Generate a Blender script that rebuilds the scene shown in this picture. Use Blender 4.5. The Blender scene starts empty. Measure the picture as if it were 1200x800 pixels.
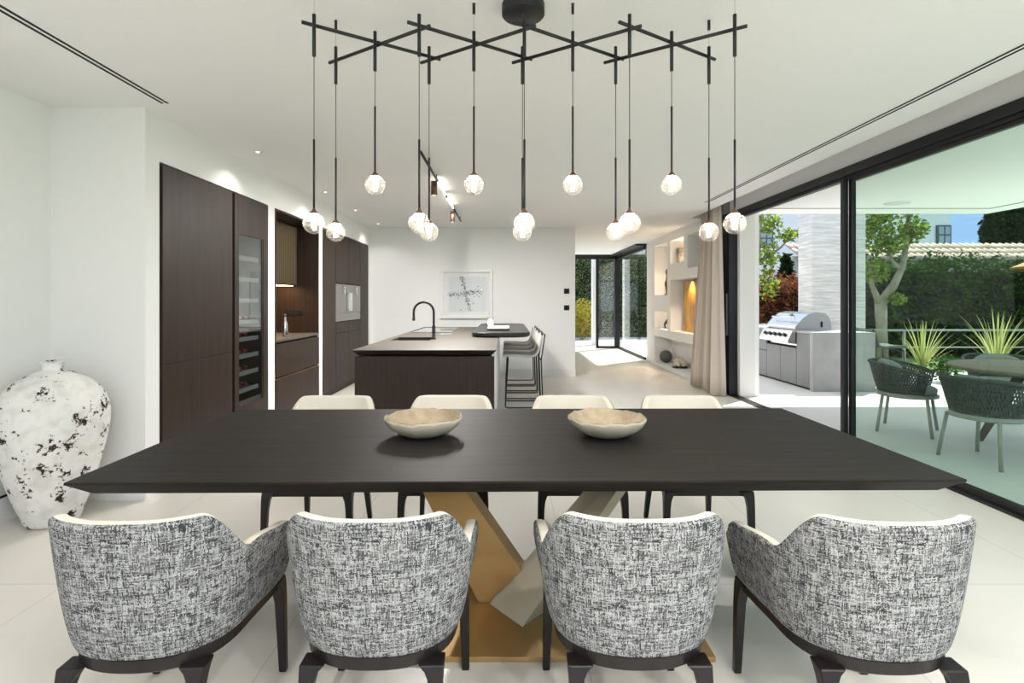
import bpy, math, random
import numpy as np
from mathutils import Vector, Matrix
R = math.radians
random.seed(7)
SC = bpy.context.scene
COL = SC.collection

# ------------------------------------------------------------------ helpers
def wloc(o):
    v = Vector((0, 0, 0))
    while o is not None:
        v += Vector(o.location); o = o.parent
    return v

def tag(o, label=None, cat=None, group=None, kind=None):
    if label: o['label'] = label
    if cat: o['category'] = cat
    if group: o['group'] = group
    if kind: o['kind'] = kind
    return o

def empty(name, loc, label, cat, group=None, rz=0.0):
    o = bpy.data.objects.new(name, None); COL.objects.link(o)
    o.location = loc; o.rotation_euler = (0, 0, rz)
    o.empty_display_size = 0.1
    return tag(o, label, cat, group)

class MB:
    def __init__(s):
        s.v = []; s.f = []; s.uv = None; s.sm = []
    def add(s, vs, fs, smooth=False):
        n = len(s.v)
        s.v += [tuple(p) for p in vs]
        for f in fs:
            s.f.append(tuple(i + n for i in f)); s.sm.append(smooth)
        return s
    def box(s, x0, x1, y0, y1, z0, z1):
        if x0 > x1: x0, x1 = x1, x0
        if y0 > y1: y0, y1 = y1, y0
        if z0 > z1: z0, z1 = z1, z0
        vs = [(x0,y0,z0),(x1,y0,z0),(x1,y1,z0),(x0,y1,z0),(x0,y0,z1),(x1,y0,z1),(x1,y1,z1),(x0,y1,z1)]
        return s.add(vs, [(3,2,1,0),(4,5,6,7),(0,1,5,4),(1,2,6,5),(2,3,7,6),(3,0,4,7)])
    def loft(s, rings, cap=True, smooth=False, closed=True):
        n = len(rings[0]); base = len(s.v)
        for r in rings: s.v += [tuple(p) for p in r]
        for k in range(len(rings) - 1):
            a = base + k * n; b = a + n
            for i in range(n if closed else n - 1):
                j = (i + 1) % n
                s.f.append((a+i, a+j, b+j, b+i)); s.sm.append(smooth)
        if cap:
            s.f.append(tuple(base + i for i in reversed(range(n)))); s.sm.append(False)
            e = base + (len(rings) - 1) * n
            s.f.append(tuple(e + i for i in range(n))); s.sm.append(False)
        return s
    def tube(s, path, r, n=8, cap=True, closed=False):
        P = [Vector(p) for p in path]
        rr = r if isinstance(r, (list, tuple)) else [r] * len(P)
        rings = []; up = None
        for i, p in enumerate(P):
            if closed: t = (P[(i+1) % len(P)] - P[i-1])
            else: t = P[min(i+1, len(P)-1)] - P[max(i-1, 0)]
            t.normalize()
            if up is None:
                up = t.orthogonal().normalized()
            else:
                up = (up - t * up.dot(t))
                up = up.normalized() if up.length > 1e-6 else t.orthogonal().normalized()
            b = t.cross(up)
            rings.append([p + (up * math.cos(2*math.pi*k/n) + b * math.sin(2*math.pi*k/n)) * rr[i] for k in range(n)])
        if closed:
            rings.append(rings[0]); return s.loft(rings, False, True)
        return s.loft(rings, cap, True)
    def lathe(s, prof, c=(0,0,0), n=32, wob=None):
        rings = []
        for (r, z) in prof:
            ring = []
            for k in range(n):
                a = 2*math.pi*k/n
                q = wob(a, z, r) if wob else 1.0
                ring.append((c[0] + r*q*math.cos(a), c[1] + r*q*math.sin(a), c[2] + z))
            rings.append(ring)
        return s.loft(rings, True, True)
    def sphere(s, c, r, n=16, m=10, sz=1.0):
        prof = [(max(1e-4, r*math.sin(math.pi*i/m)), -r*sz*math.cos(math.pi*i/m)) for i in range(m+1)]
        return s.lathe(prof, c, n)
    def build(s, name, mat, parent=None, local=False, bevel=0.0, seg=2, kind=None, solid=0.0, subsurf=0):
        off = Vector((0,0,0)) if (local or parent is None) else wloc(parent)
        me = bpy.data.meshes.new(name)
        me.from_pydata([(p[0]-off.x, p[1]-off.y, p[2]-off.z) for p in s.v], [], s.f)
        me.polygons.foreach_set('use_smooth', s.sm)
        if s.uv:
            ul = me.uv_layers.new(name='UVMap')
            for li, lp in enumerate(me.loops):
                ul.data[li].uv = s.uv[lp.vertex_index]
        me.update()
        if mat is not None: me.materials.append(mat)
        o = bpy.data.objects.new(name, me); COL.objects.link(o)
        if parent is not None: o.parent = parent
        if solid:
            m = o.modifiers.new('solid', 'SOLIDIFY'); m.thickness = solid; m.offset = 0
        if bevel:
            m = o.modifiers.new('bevel', 'BEVEL'); m.width = bevel; m.segments = seg
            m.limit_method = 'ANGLE'; m.angle_limit = R(40)
        if subsurf:
            m = o.modifiers.new('sub', 'SUBSURF'); m.levels = subsurf; m.render_levels = subsurf
        if kind: o['kind'] = kind
        return o

def BX(*a): return MB().box(*a)

def copy_tree(o, parent=None):
    c = o.copy(); COL.objects.link(c)
    if parent is not None: c.parent = parent
    for ch in list(o.children):
        if ch.name in SC.objects: copy_tree(ch, c)
    return c

# ------------------------------------------------------------------ materials
def newmat(name):
    m = bpy.data.materials.new(name); m.use_nodes = True
    nt = m.node_tree; nt.nodes.clear()
    out = nt.nodes.new('ShaderNodeOutputMaterial')
    return m, nt, out
def L(nt, a, b): nt.links.new(a, b)
def N(nt, t, **kw):
    n = nt.nodes.new(t)
    for k, v in kw.items():
        if k.startswith('i_'): n.inputs[k[2:].replace('_', ' ')].default_value = v
        else: setattr(n, k, v)
    return n
def ramp(nt, fac, stops):
    r = nt.nodes.new('ShaderNodeValToRGB')
    el = r.color_ramp.elements
    while len(el) < len(stops): el.new(0.5)
    for e, (p, c) in zip(el, stops):
        e.position = p; e.color = (c[0], c[1], c[2], 1)
    L(nt, fac, r.inputs['Fac']); return r.outputs['Color']

def plain(name, col, rough=0.5, metal=0.0, bump=0.0, bscale=200.0, var=0.0, spec=0.5, coat=0.0):
    m, nt, out = newmat(name)
    p = N(nt, 'ShaderNodeBsdfPrincipled')
    p.inputs['Base Color'].default_value = (*col, 1)
    p.inputs['Roughness'].default_value = rough; p.inputs['Metallic'].default_value = metal
    p.inputs['Specular IOR Level'].default_value = spec
    if coat: p.inputs['Coat Weight'].default_value = coat
    tc = N(nt, 'ShaderNodeTexCoord')
    if var:
        nz = N(nt, 'ShaderNodeTexNoise'); nz.inputs['Scale'].default_value = 3.0; nz.inputs['Detail'].default_value = 4
        L(nt, tc.outputs['Object'], nz.inputs['Vector'])
        c = ramp(nt, nz.outputs['Fac'], [(0.3, [x*(1-var) for x in col]), (0.7, [min(1, x*(1+var)) for x in col])])
        L(nt, c, p.inputs['Base Color'])
    if bump:
        nb = N(nt, 'ShaderNodeTexNoise'); nb.inputs['Scale'].default_value = bscale; nb.inputs['Detail'].default_value = 3
        L(nt, tc.outputs['Object'], nb.inputs['Vector'])
        b = N(nt, 'ShaderNodeBump'); b.inputs['Strength'].default_value = bump; b.inputs['Distance'].default_value = 0.002
        L(nt, nb.outputs['Fac'], b.inputs['Height']); L(nt, b.outputs['Normal'], p.inputs['Normal'])
    L(nt, p.outputs[0], out.inputs[0]); return m

def wood(name, c1, c2, scale, rough=0.45, bump=0.15, spec=0.4):
    m, nt, out = newmat(name)
    p = N(nt, 'ShaderNodeBsdfPrincipled'); p.inputs['Roughness'].default_value = rough
    p.inputs['Specular IOR Level'].default_value = spec
    tc = N(nt, 'ShaderNodeTexCoord'); mp = N(nt, 'ShaderNodeMapping')
    mp.inputs['Scale'].default_value = scale
    L(nt, tc.outputs['Object'], mp.inputs['Vector'])
    n1 = N(nt, 'ShaderNodeTexNoise'); n1.inputs['Scale'].default_value = 1.0; n1.inputs['Detail'].default_value = 6; n1.inputs['Roughness'].default_value = 0.65
    L(nt, mp.outputs[0], n1.inputs['Vector'])
    c = ramp(nt, n1.outputs['Fac'], [(0.3, c1), (0.72, c2)])
    L(nt, c, p.inputs['Base Color'])
    b = N(nt, 'ShaderNodeBump'); b.inputs['Strength'].default_value = bump; b.inputs['Distance'].default_value = 0.001
    L(nt, n1.outputs['Fac'], b.inputs['Height']); L(nt, b.outputs['Normal'], p.inputs['Normal'])
    L(nt, p.outputs[0], out.inputs[0]); return m

def emis(name, col, s):
    m, nt, out = newmat(name)
    e = N(nt, 'ShaderNodeEmission'); e.inputs['Color'].default_value = (*col, 1); e.inputs['Strength'].default_value = s
    L(nt, e.outputs[0], out.inputs[0]); return m

def glass(name, tint, refl=1.0, ior=1.45, white=0.0, rib=0.0):
    m, nt, out = newmat(name)
    t = N(nt, 'ShaderNodeBsdfTransparent'); t.inputs['Color'].default_value = (*tint, 1)
    g = N(nt, 'ShaderNodeBsdfGlossy'); g.inputs['Roughness'].default_value = 0.0; g.inputs['Color'].default_value = (refl, refl, refl, 1)
    f0 = ((ior-1)/(ior+1))**2
    lw = N(nt, 'ShaderNodeLayerWeight'); lw.inputs['Blend'].default_value = 0.5
    pw = N(nt, 'ShaderNodeMath', operation='POWER'); L(nt, lw.outputs['Facing'], pw.inputs[0]); pw.inputs[1].default_value = 5.0
    fr = N(nt, 'ShaderNodeMath', operation='MULTIPLY_ADD'); L(nt, pw.outputs[0], fr.inputs[0]); fr.inputs[1].default_value = 1-f0; fr.inputs[2].default_value = f0
    mx = N(nt, 'ShaderNodeMixShader'); L(nt, fr.outputs[0], mx.inputs[0])
    L(nt, t.outputs[0], mx.inputs[1]); L(nt, g.outputs[0], mx.inputs[2])
    last = mx.outputs[0]
    if white:
        d = N(nt, 'ShaderNodeBsdfTranslucent'); d.inputs['Color'].default_value = (1, 1, 1, 1)
        m2 = N(nt, 'ShaderNodeMixShader'); m2.inputs[0].default_value = white
        if rib:      # moulded ribs: thicker, milkier glass along each one
            tc = N(nt, 'ShaderNodeTexCoord'); sx = N(nt, 'ShaderNodeSeparateXYZ'); L(nt, tc.outputs['Object'], sx.inputs[0])
            w1 = N(nt, 'ShaderNodeMath', operation='MULTIPLY'); L(nt, sx.outputs['Z'], w1.inputs[0]); w1.inputs[1].default_value = 2*math.pi/rib
            w2 = N(nt, 'ShaderNodeMath', operation='SINE'); L(nt, w1.outputs[0], w2.inputs[0])
            w3 = N(nt, 'ShaderNodeMapRange'); L(nt, w2.outputs[0], w3.inputs['Value']); w3.inputs['From Min'].default_value = 0.1; w3.inputs['From Max'].default_value = 1.0
            w3.inputs['To Min'].default_value = 0.012; w3.inputs['To Max'].default_value = white; L(nt, w3.outputs[0], m2.inputs[0])
        L(nt, last, m2.inputs[1]); L(nt, d.outputs[0], m2.inputs[2]); last = m2.outputs[0]
    L(nt, last, out.inputs[0]); return m

def leafmat(name, c1, c2, trans=0.35):
    m, nt, out = newmat(name)
    gi = N(nt, 'ShaderNodeNewGeometry')
    c = ramp(nt, gi.outputs['Random Per Island'], [(0.0, c1), (1.0, c2)])
    d = N(nt, 'ShaderNodeBsdfDiffuse'); t = N(nt, 'ShaderNodeBsdfTranslucent')
    L(nt, c, d.inputs['Color']); L(nt, c, t.inputs['Color'])
    mx = N(nt, 'ShaderNodeMixShader'); mx.inputs[0].default_value = trans
    L(nt, d.outputs[0], mx.inputs[1]); L(nt, t.outputs[0], mx.inputs[2])
    L(nt, mx.outputs[0], out.inputs[0]); return m

def tweed():
    m, nt, out = newmat('tweed_fabric')
    p = N(nt, 'ShaderNodeBsdfPrincipled'); p.inputs['Roughness'].default_value = 0.92; p.inputs['Specular IOR Level'].default_value = 0.1
    uv = N(nt, 'ShaderNodeUVMap'); uv.uv_map = 'UVMap'
    sp = N(nt, 'ShaderNodeSeparateXYZ'); L(nt, uv.outputs[0], sp.inputs[0])
    def mth(op, a, b=0.0, c=0.0):
        n = N(nt, 'ShaderNodeMath', operation=op)
        for i, x in enumerate((a, b, c)):
            if isinstance(x, (int, float)): n.inputs[i].default_value = float(x)
            else: L(nt, x, n.inputs[i])
        return n.outputs[0]
    def wn(a, b, w):
        cb = N(nt, 'ShaderNodeCombineXYZ')
        for i, x in enumerate((a, b, w)):
            if isinstance(x, (int, float)): cb.inputs[i].default_value = float(x)
            else: L(nt, x, cb.inputs[i])
        n = N(nt, 'ShaderNodeTexWhiteNoise', noise_dimensions='3D'); L(nt, cb.outputs[0], n.inputs['Vector']); return n.outputs['Value']
    # slightly wavy yarns
    wv = N(nt, 'ShaderNodeTexNoise'); wv.inputs['Scale'].default_value = 45; L(nt, uv.outputs[0], wv.inputs['Vector'])
    wob = mth('MULTIPLY', mth('SUBTRACT', wv.outputs['Fac'], 0.5), 0.006)
    U = mth('ADD', sp.outputs[0], wob); V = mth('SUBTRACT', sp.outputs[1], wob)
    F = 360.0
    cu = mth('FLOOR', mth('MULTIPLY', U, F)); rv = mth('FLOOR', mth('MULTIPLY', V, F))
    # each yarn is broken into slubs of its own length and tone
    sv = mth('FLOOR', mth('MULTIPLY_ADD', V, 42.0, mth('MULTIPLY', wn(cu, 3.0, 1.0), 7.0)))
    sh = mth('FLOOR', mth('MULTIPLY_ADD', U, 34.0, mth('MULTIPLY', wn(rv, 5.0, 2.0), 7.0)))
    tv = wn(cu, sv, 11.0); th = wn(rv, sh, 23.0)
    over = mth('GREATER_THAN', wn(cu, rv, 31.0), 0.5)
    t = mth('ADD', mth('MULTIPLY', tv, over), mth('MULTIPLY', th, mth('SUBTRACT', 1.0, over)))
    bg = N(nt, 'ShaderNodeTexNoise'); bg.inputs['Scale'].default_value = 28; bg.inputs['Detail'].default_value = 2; L(nt, uv.outputs[0], bg.inputs['Vector'])
    t = mth('ADD', t, mth('MULTIPLY', mth('SUBTRACT', bg.outputs['Fac'], 0.5), 0.55))
    c = ramp(nt, t, [(0.04, (0.036, 0.037, 0.041)), (0.30, (0.105, 0.107, 0.110)), (0.55, (0.23, 0.231, 0.229)), (0.98, (0.43, 0.43, 0.42))])
    L(nt, c, p.inputs['Base Color'])
    b = N(nt, 'ShaderNodeBump'); b.inputs['Strength'].default_value = 0.3; b.inputs['Distance'].default_value = 0.0015
    L(nt, t, b.inputs['Height']); L(nt, b.outputs['Normal'], p.inputs['Normal'])
    L(nt, p.outputs[0], out.inputs[0]); return m

def floormat(name, col, tile=(1.2, 1.2), off=(0.3, 2.52), rough=0.33, mort=0.72):
    m, nt, out = newmat(name)
    p = N(nt, 'ShaderNodeBsdfPrincipled'); p.inputs['Roughness'].default_value = rough; p.inputs['Specular IOR Level'].default_value = 0.45
    tc = N(nt, 'ShaderNodeTexCoord'); mp = N(nt, 'ShaderNodeMapping'); mp.inputs['Location'].default_value = (-off[0], -off[1], 0)
    L(nt, tc.outputs['Object'], mp.inputs['Vector'])
    b = N(nt, 'ShaderNodeTexBrick'); b.offset = 0.0; b.squash = 1.0
    b.inputs['Scale'].default_value = 1.0; b.inputs['Brick Width'].default_value = tile[0]; b.inputs['Row Height'].default_value = tile[1]
    b.inputs['Mortar Size'].default_value = 0.0022; b.inputs['Mortar Smooth'].default_value = 0.1
    b.inputs['Color1'].default_value = (*col, 1); b.inputs['Color2'].default_value = (*[c*0.985 for c in col], 1)
    b.inputs['Mortar'].default_value = (*[c*mort for c in col], 1)
    L(nt, mp.outputs[0], b.inputs['Vector'])
    n = N(nt, 'ShaderNodeTexNoise'); n.inputs['Scale'].default_value = 2.2; n.inputs['Detail'].default_value = 5
    L(nt, tc.outputs['Object'], n.inputs['Vector'])
    cr = ramp(nt, n.outputs['Fac'], [(0.25, (0.95, 0.95, 0.95)), (0.75, (1, 1, 1))])
    mx = N(nt, 'ShaderNodeMix', data_type='RGBA', blend_type='MULTIPLY'); mx.inputs[0].default_value = 1.0
    L(nt, b.outputs['Color'], mx.inputs[6]); L(nt, cr, mx.inputs[7]); L(nt, mx.outputs[2], p.inputs['Base Color'])
    L(nt, p.outputs[0], out.inputs[0]); return m

def banded(name, c1, c2, scale, rough=0.8, bump=0.5):
    return wood(name, c1, c2, scale, rough, bump, 0.2)

def vasemat():
    m, nt, out = newmat('weathered_plaster')
    p = N(nt, 'ShaderNodeBsdfPrincipled'); p.inputs['Roughness'].default_value = 0.9; p.inputs['Specular IOR Level'].default_value = 0.15
    tc = N(nt, 'ShaderNodeTexCoord')
    n1 = N(nt, 'ShaderNodeTexNoise'); n1.inputs['Scale'].default_value = 42; n1.inputs['Detail'].default_value = 4; n1.inputs['Roughness'].default_value = 0.7
    n2 = N(nt, 'ShaderNodeTexNoise'); n2.inputs['Scale'].default_value = 9.5; n2.inputs['Detail'].default_value = 2
    n3 = N(nt, 'ShaderNodeTexNoise'); n3.inputs['Scale'].default_value = 14; n3.inputs['Detail'].default_value = 6
    for n in (n1, n2, n3): L(nt, tc.outputs['Object'], n.inputs['Vector'])
    a = N(nt, 'ShaderNodeMath', operation='MULTIPLY_ADD'); a.inputs[1].default_value = 0.85
    L(nt, n2.outputs['Fac'], a.inputs[0]); L(nt, n1.outputs['Fac'], a.inputs[2])
    mask = ramp(nt, a.outputs[0], [(0.0, (0, 0, 0)), (1.0, (1, 1, 1))])
    mr = N(nt, 'ShaderNodeMapRange'); mr.inputs['From Min'].default_value = 1.045; mr.inputs['From Max'].default_value = 1.085
    L(nt, a.outputs[0], mr.inputs['Value'])
    base = ramp(nt, n3.outputs['Fac'], [(0.3, (0.66, 0.65, 0.62)), (0.55, (0.80, 0.79, 0.755)), (0.75, (0.72, 0.74, 0.75))])
    mx = N(nt, 'ShaderNodeMix', data_type='RGBA'); L(nt, mr.outputs[0], mx.inputs[0]); L(nt, base, mx.inputs[6]); mx.inputs[7].default_value = (0.05, 0.03, 0.02, 1)
    L(nt, mx.outputs[2], p.inputs['Base Color'])
    b = N(nt, 'ShaderNodeBump'); b.inputs['Strength'].default_value = 0.6; b.inputs['Distance'].default_value = 0.006
    sub = N(nt, 'ShaderNodeMath', operation='SUBTRACT'); L(nt, n3.outputs['Fac'], sub.inputs[0]); L(nt, mr.outputs[0], sub.inputs[1])
    L(nt, sub.outputs[0], b.inputs['Height']); L(nt, b.outputs['Normal'], p.inputs['Normal'])
    L(nt, p.outputs[0], out.inputs[0]); return m

M = {}
M['wall'] = plain('white_wall_paint', (0.85, 0.85, 0.835), 0.75, bump=0.03, bscale=300, spec=0.2)
M['ceil'] = plain('white_ceiling_paint', (0.87, 0.87, 0.86), 0.8, spec=0.2)
M['ext'] = plain('exterior_render', (0.78, 0.77, 0.74), 0.9, bump=0.1, bscale=120, spec=0.1)
M['floor'] = floormat('pale_floor_tile', (0.715, 0.685, 0.63))
M['terrace'] = floormat('terrace_tile', (0.66, 0.655, 0.64), (1.2, 1.2), (0.3, 2.52), 0.6, 0.85)
M['cab'] = wood('dark_oak_vertical', (0.022, 0.0135, 0.0095), (0.048, 0.031, 0.0225), (55, 55, 1.6), 0.5, 0.1, 0.25)
M['cabh'] = wood('dark_oak_island', (0.024, 0.0145, 0.0115), (0.046, 0.030, 0.024), (55, 55, 1.6), 0.5, 0.1, 0.3)
M['tabletop'] = wood('charcoal_oak', (0.011, 0.0095, 0.0085), (0.030, 0.0265, 0.024), (2.2, 55, 55), 0.55, 0.35, 0.14)
M['tableedge'] = M['tabletop']
M['chairwood'] = wood('espresso_wood', (0.007, 0.005, 0.005), (0.014, 0.0095, 0.009), (30, 30, 4), 0.38, 0.05)
M['tweed'] = tweed()
M['cream'] = plain('cream_leather', (0.76, 0.71, 0.62), 0.55, bump=0.08, bscale=350, spec=0.3)
M['brass'] = plain('bronzed_brass', (0.47, 0.305, 0.125), 0.5, 0.55, var=0.05)
M['brasslit'] = plain('brass_painted_lit', (0.60, 0.55, 0.42), 0.5, 0.3, var=0.05)  # same brass, paled: the light on one leg put into the colour
M['black'] = plain('black_metal', (0.016, 0.016, 0.017), 0.45, 0.3)
M['blackframe'] = plain('black_aluminium', (0.018, 0.018, 0.02), 0.4, 0.4)
M['dark'] = plain('dark_void', (0.006, 0.006, 0.006), 0.8)
M['bronze'] = plain('bronze_cap', (0.16, 0.10, 0.065), 0.4, 0.8)
M['copper'] = plain('copper', (0.72, 0.36, 0.2), 0.3, 0.9)
M['counter'] = plain('taupe_stone', (0.085, 0.072, 0.057), 0.5, var=0.1, bump=0.05, bscale=60)
M['bartop'] = plain('black_stone', (0.012, 0.0115, 0.011), 0.35, var=0.15)
M['steel'] = plain('brushed_steel', (0.62, 0.63, 0.63), 0.25, 1.0)
M['steelmatt'] = plain('matt_steel', (0.34, 0.335, 0.315), 0.38, 0.9)
M['shelf'] = plain('pale_grey_shelf', (0.40, 0.41, 0.40), 0.5)
M['grey_leather'] = plain('grey_leather', (0.54, 0.525, 0.48), 0.6, bump=0.05)
M['white'] = plain('white_lacquer', (0.82, 0.82, 0.80), 0.4)
M['paper'] = plain('art_paper', (0.74, 0.76, 0.77), 0.8)
M['ink'] = plain('black_ink', (0.03, 0.03, 0.035), 0.7)
M['curtain'] = plain('beige_linen', (0.60, 0.525, 0.445), 0.9, bump=0.2, bscale=400, spec=0.1)
M['vase'] = vasemat()
M['bowlout'] = plain('pale_wood_shell', (0.43, 0.39, 0.31), 0.75, var=0.12, bump=0.4, bscale=60, spec=0.2)
M['bowlin'] = wood('tan_wood_inside', (0.32, 0.25, 0.165), (0.50, 0.425, 0.315), (14, 14, 14), 0.7, 0.3, 0.2)
M['travertine'] = banded('pale_travertine', (0.40, 0.395, 0.375), (0.74, 0.73, 0.70), (2.5, 2.5, 34), 0.9, 1.0)
M['concrete'] = plain('grey_concrete', (0.33, 0.335, 0.325), 0.75, var=0.15, bump=0.2, bscale=40)
M['bbqdoor'] = plain('grey_laminate', (0.155, 0.16, 0.165), 0.5, var=0.06)
M['amber'] = wood('amber_lacquer', (0.30, 0.12, 0.012), (0.72, 0.42, 0.06), (6, 6, 3), 0.35, 0.3)
M['ribbrass'] = plain('ribbed_brass', (0.17, 0.13, 0.075), 0.4, 0.7)
M['housewhite'] = plain('house_render', (0.72, 0.73, 0.78), 0.9)
M['tile'] = plain('roof_tile', (0.56, 0.44, 0.34), 0.85, var=0.25)
M['stone'] = plain('rough_stone', (0.36, 0.33, 0.29), 0.95, var=0.2, bump=0.8, bscale=20)
M['greystone'] = plain('grey_sphere_stone', (0.10, 0.115, 0.105), 0.6, var=0.4)
M['coral'] = plain('coral_white', (0.70, 0.63, 0.52), 0.9, bump=1.0, bscale=60)
M['rope'] = plain('green_grey_rope', (0.075, 0.082, 0.075), 0.8, bump=0.3, bscale=200)
M['alu'] = plain('grey_green_aluminium', (0.30, 0.31, 0.285), 0.5, 0.2)
M['cushion'] = plain('grey_green_cushion', (0.25, 0.28, 0.255), 0.95, bump=0.2, bscale=250, spec=0.1)
M['teak'] = wood('weathered_teak', (0.20, 0.175, 0.14), (0.33, 0.29, 0.24), (30, 3, 30), 0.75, 0.2)
M['teakdark'] = wood('dark_teak', (0.06, 0.045, 0.035), (0.11, 0.085, 0.07), (20, 20, 3), 0.6)
M['bark'] = plain('plane_bark', (0.30, 0.265, 0.205), 0.9, var=0.3, bump=0.5, bscale=12)
M['grass'] = plain('lawn', (0.09, 0.16, 0.035), 0.95, var=0.3, bump=1.0, bscale=90)
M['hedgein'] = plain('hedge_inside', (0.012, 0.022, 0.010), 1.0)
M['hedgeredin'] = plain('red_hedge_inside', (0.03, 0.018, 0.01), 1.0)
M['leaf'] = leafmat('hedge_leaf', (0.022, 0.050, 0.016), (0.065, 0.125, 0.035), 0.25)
M['leafbright'] = leafmat('bright_leaf', (0.075, 0.145, 0.03), (0.36, 0.45, 0.09), 0.45)
M['leafred'] = leafmat('red_leaf', (0.11, 0.05, 0.025), (0.30, 0.12, 0.065), 0.3)
M['leafdark'] = leafmat('conifer_leaf', (0.012, 0.028, 0.012), (0.035, 0.06, 0.025), 0.15)
M['leafhall'] = leafmat('hall_hedge_leaf', (0.07, 0.13, 0.05), (0.30, 0.36, 0.17), 0.4)
M['leafyellow'] = leafmat('yellow_leaf', (0.26, 0.25, 0.05), (0.46, 0.40, 0.07), 0.4)
M['leafmid'] = leafmat('mid_leaf', (0.06, 0.12, 0.04), (0.22, 0.28, 0.12), 0.35)
M['blade'] = leafmat('striped_blade', (0.28, 0.33, 0.10), (0.62, 0.60, 0.26), 0.35)
M['blade2'] = leafmat('grey_blade', (0.06, 0.10, 0.075), (0.15, 0.20, 0.15), 0.25)
M['straw'] = plain('straw_canvas', (0.42, 0.24, 0.10), 0.9, bump=0.4, bscale=60)
M['glass'] = glass('clear_glass', (0.97, 0.985, 0.975))
M['greenglass'] = glass('green_tinted_glass', (0.855, 0.945, 0.895), 0.5)
M['hallglass'] = glass('hall_glass', (0.965, 0.985, 0.98), 1.0, 1.7)
M['fridgeglass'] = glass('wine_door_glass', (0.78, 0.82, 0.81), 1.0, 2.6)
M['globe'] = glass('ribbed_globe_glass', (0.97, 0.965, 0.955), 0.8, 1.5, 0.17, 0.0074)
M['artglass'] = glass('art_glass', (0.99, 0.99, 0.99), 0.9, 1.35)
M['lampcore'] = emis('lamp_core', (1.0, 0.86, 0.70), 40.0)
M['lamplow'] = emis('lamp_lower', (1.0, 0.80, 0.60), 0.42)
M['tubelight'] = emis('tube_light', (1.0, 0.90, 0.78), 2.6)
M['spotglow'] = emis('downlight_glow', (1.0, 0.62, 0.36), 2.5)
M['ledglow'] = emis('led_strip', (1.0, 0.62, 0.32), 3.0)
M['bottle'] = plain('bottle_glass', (0.012, 0.016, 0.012), 0.12)
M['redcap'] = plain('red_foil', (0.55, 0.06, 0.03), 0.35)
M['hob'] = plain('glass_hob', (0.10, 0.10, 0.10), 0.06, coat=0.5)
M['panereflect'] = plain('pane_painted_reflection', (0.30, 0.38, 0.46), 0.1)  # reflection put into the pane colour as a lighter blue grey
M['winframe'] = plain('grey_window_frame', (0.09, 0.10, 0.11), 0.6)

STRUCT = lambda mb, name, mat, **k: mb.build(name, mat, kind='structure', **k)
H = 2.65

# ------------------------------------------------------------------ setting: room shell
STRUCT(BX(-3.3, 3.22, -3.6, 15.1, -0.2, 0.0), 'floor', M['floor'])
c = MB().box(-3.3, 2.92, -3.6, 8.4, H, 3.0)
c.box(2.92, 3.45, -3.6, 8.4, 2.86, 3.0)
c.box(-3.3, 3.56, 8.4, 12.1, H, 3.0)
c.box(1.0, 3.24, 12.1, 15.1, H, 3.0)
STRUCT(c, 'ceiling', M['ceil'])
STRUCT(BX(-3.3, -3.075, -3.6, 3.57, 0.0, H), 'wall_left', M['wall'])
w = MB().box(-3.3, -2.44, 3.57, 3.715, 0, H)                 # return wall + piers around the joinery
w.box(-3.3, -2.44, 5.40, 5.56, 0, H)
w.box(-3.3, -2.44, 6.86, 7.0, 0, H)
w.box(-3.3, -2.44, 9.285, 9.45, 0, H)
w.box(-3.3, -2.44, 3.715, 5.40, 2.325, H)
w.box(-3.3, -2.44, 5.56, 6.86, 2.325, H)
w.box(-3.3, -2.44, 7.0, 9.285, 2.325, H)
w.box(-3.3, -3.12, 3.715, 9.285, 0, 2.325)
STRUCT(w, 'wall_joinery', M['wall'])
STRUCT(BX(-3.3, 1.22, 9.45, 15.1, 0, H), 'wall_back', M['wall'])
bb = MB().box(-2.44, 1.225, 9.435, 9.45, 0.0, 0.125)
STRUCT(bb, 'baseboard_back', M['white'], bevel=0.002)
STRUCT(BX(-3.078, -3.065, -3.6, 3.56, 0.0, 0.15), 'baseboard_left', M['white'])
STRUCT(BX(-3.078, -3.0655, -3.6, 3.56, 0.15, 0.162), 'painted_gap_shade_left', M['dark'])  # flat black strip painted for the shadow gap above the baseboard
# right wall over the sliding door
STRUCT(BX(3.2, 3.45, -3.6, 7.6, 2.60, 2.86), 'wall_above_door', M['wall'])
# right wall with display niches
NICHES = {'a': (10.36, 11.25, 1.46, 2.49), 'b': (9.4, 10.17, 2.05, 2.49), 'c': (8.6, 9.2, 1.91, 2.49),
          'd': (8.6, 10.17, 0.77, 1.74), 'e': (10.36, 11.25, 0.77, 1.13), 'f': (8.6, 11.25, 0.06, 0.605)}
ys = sorted({8.45, 11.47} | {v for n in NICHES.values() for v in n[:2]})
zs = sorted({0.0, H} | {v for n in NICHES.values() for v in n[2:]})
nw = MB()
for i in range(len(ys) - 1):
    z0 = None
    for j in range(len(zs) - 1):
        cy = (ys[i] + ys[i+1]) / 2; cz = (zs[j] + zs[j+1]) / 2
        hole = any(n[0] < cy < n[1] and n[2] < cz < n[3] for n in NICHES.values())
        if not hole and z0 is None: z0 = zs[j]
        if z0 is not None and (hole or j == len(zs) - 2):
            z1 = zs[j] if hole else zs[j+1]
            nw.box(3.14, 3.50, ys[i], ys[i+1], z0, z1); z0 = None
nw.box(3.50, 3.56, 7.47, 12.1, 0, H)
nw.box(3.20, 3.50, 7.80, 8.45, 0, 2.86)
nw.box(3.20, 3.50, 11.47, 12.1, 0, H)
STRUCT(nw, 'wall_right', M['wall'])
STRUCT(MB().box(3.29, 3.50, 7.47, 7.80, 0, H), 'wall_right_pier', M['ext'])
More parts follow.
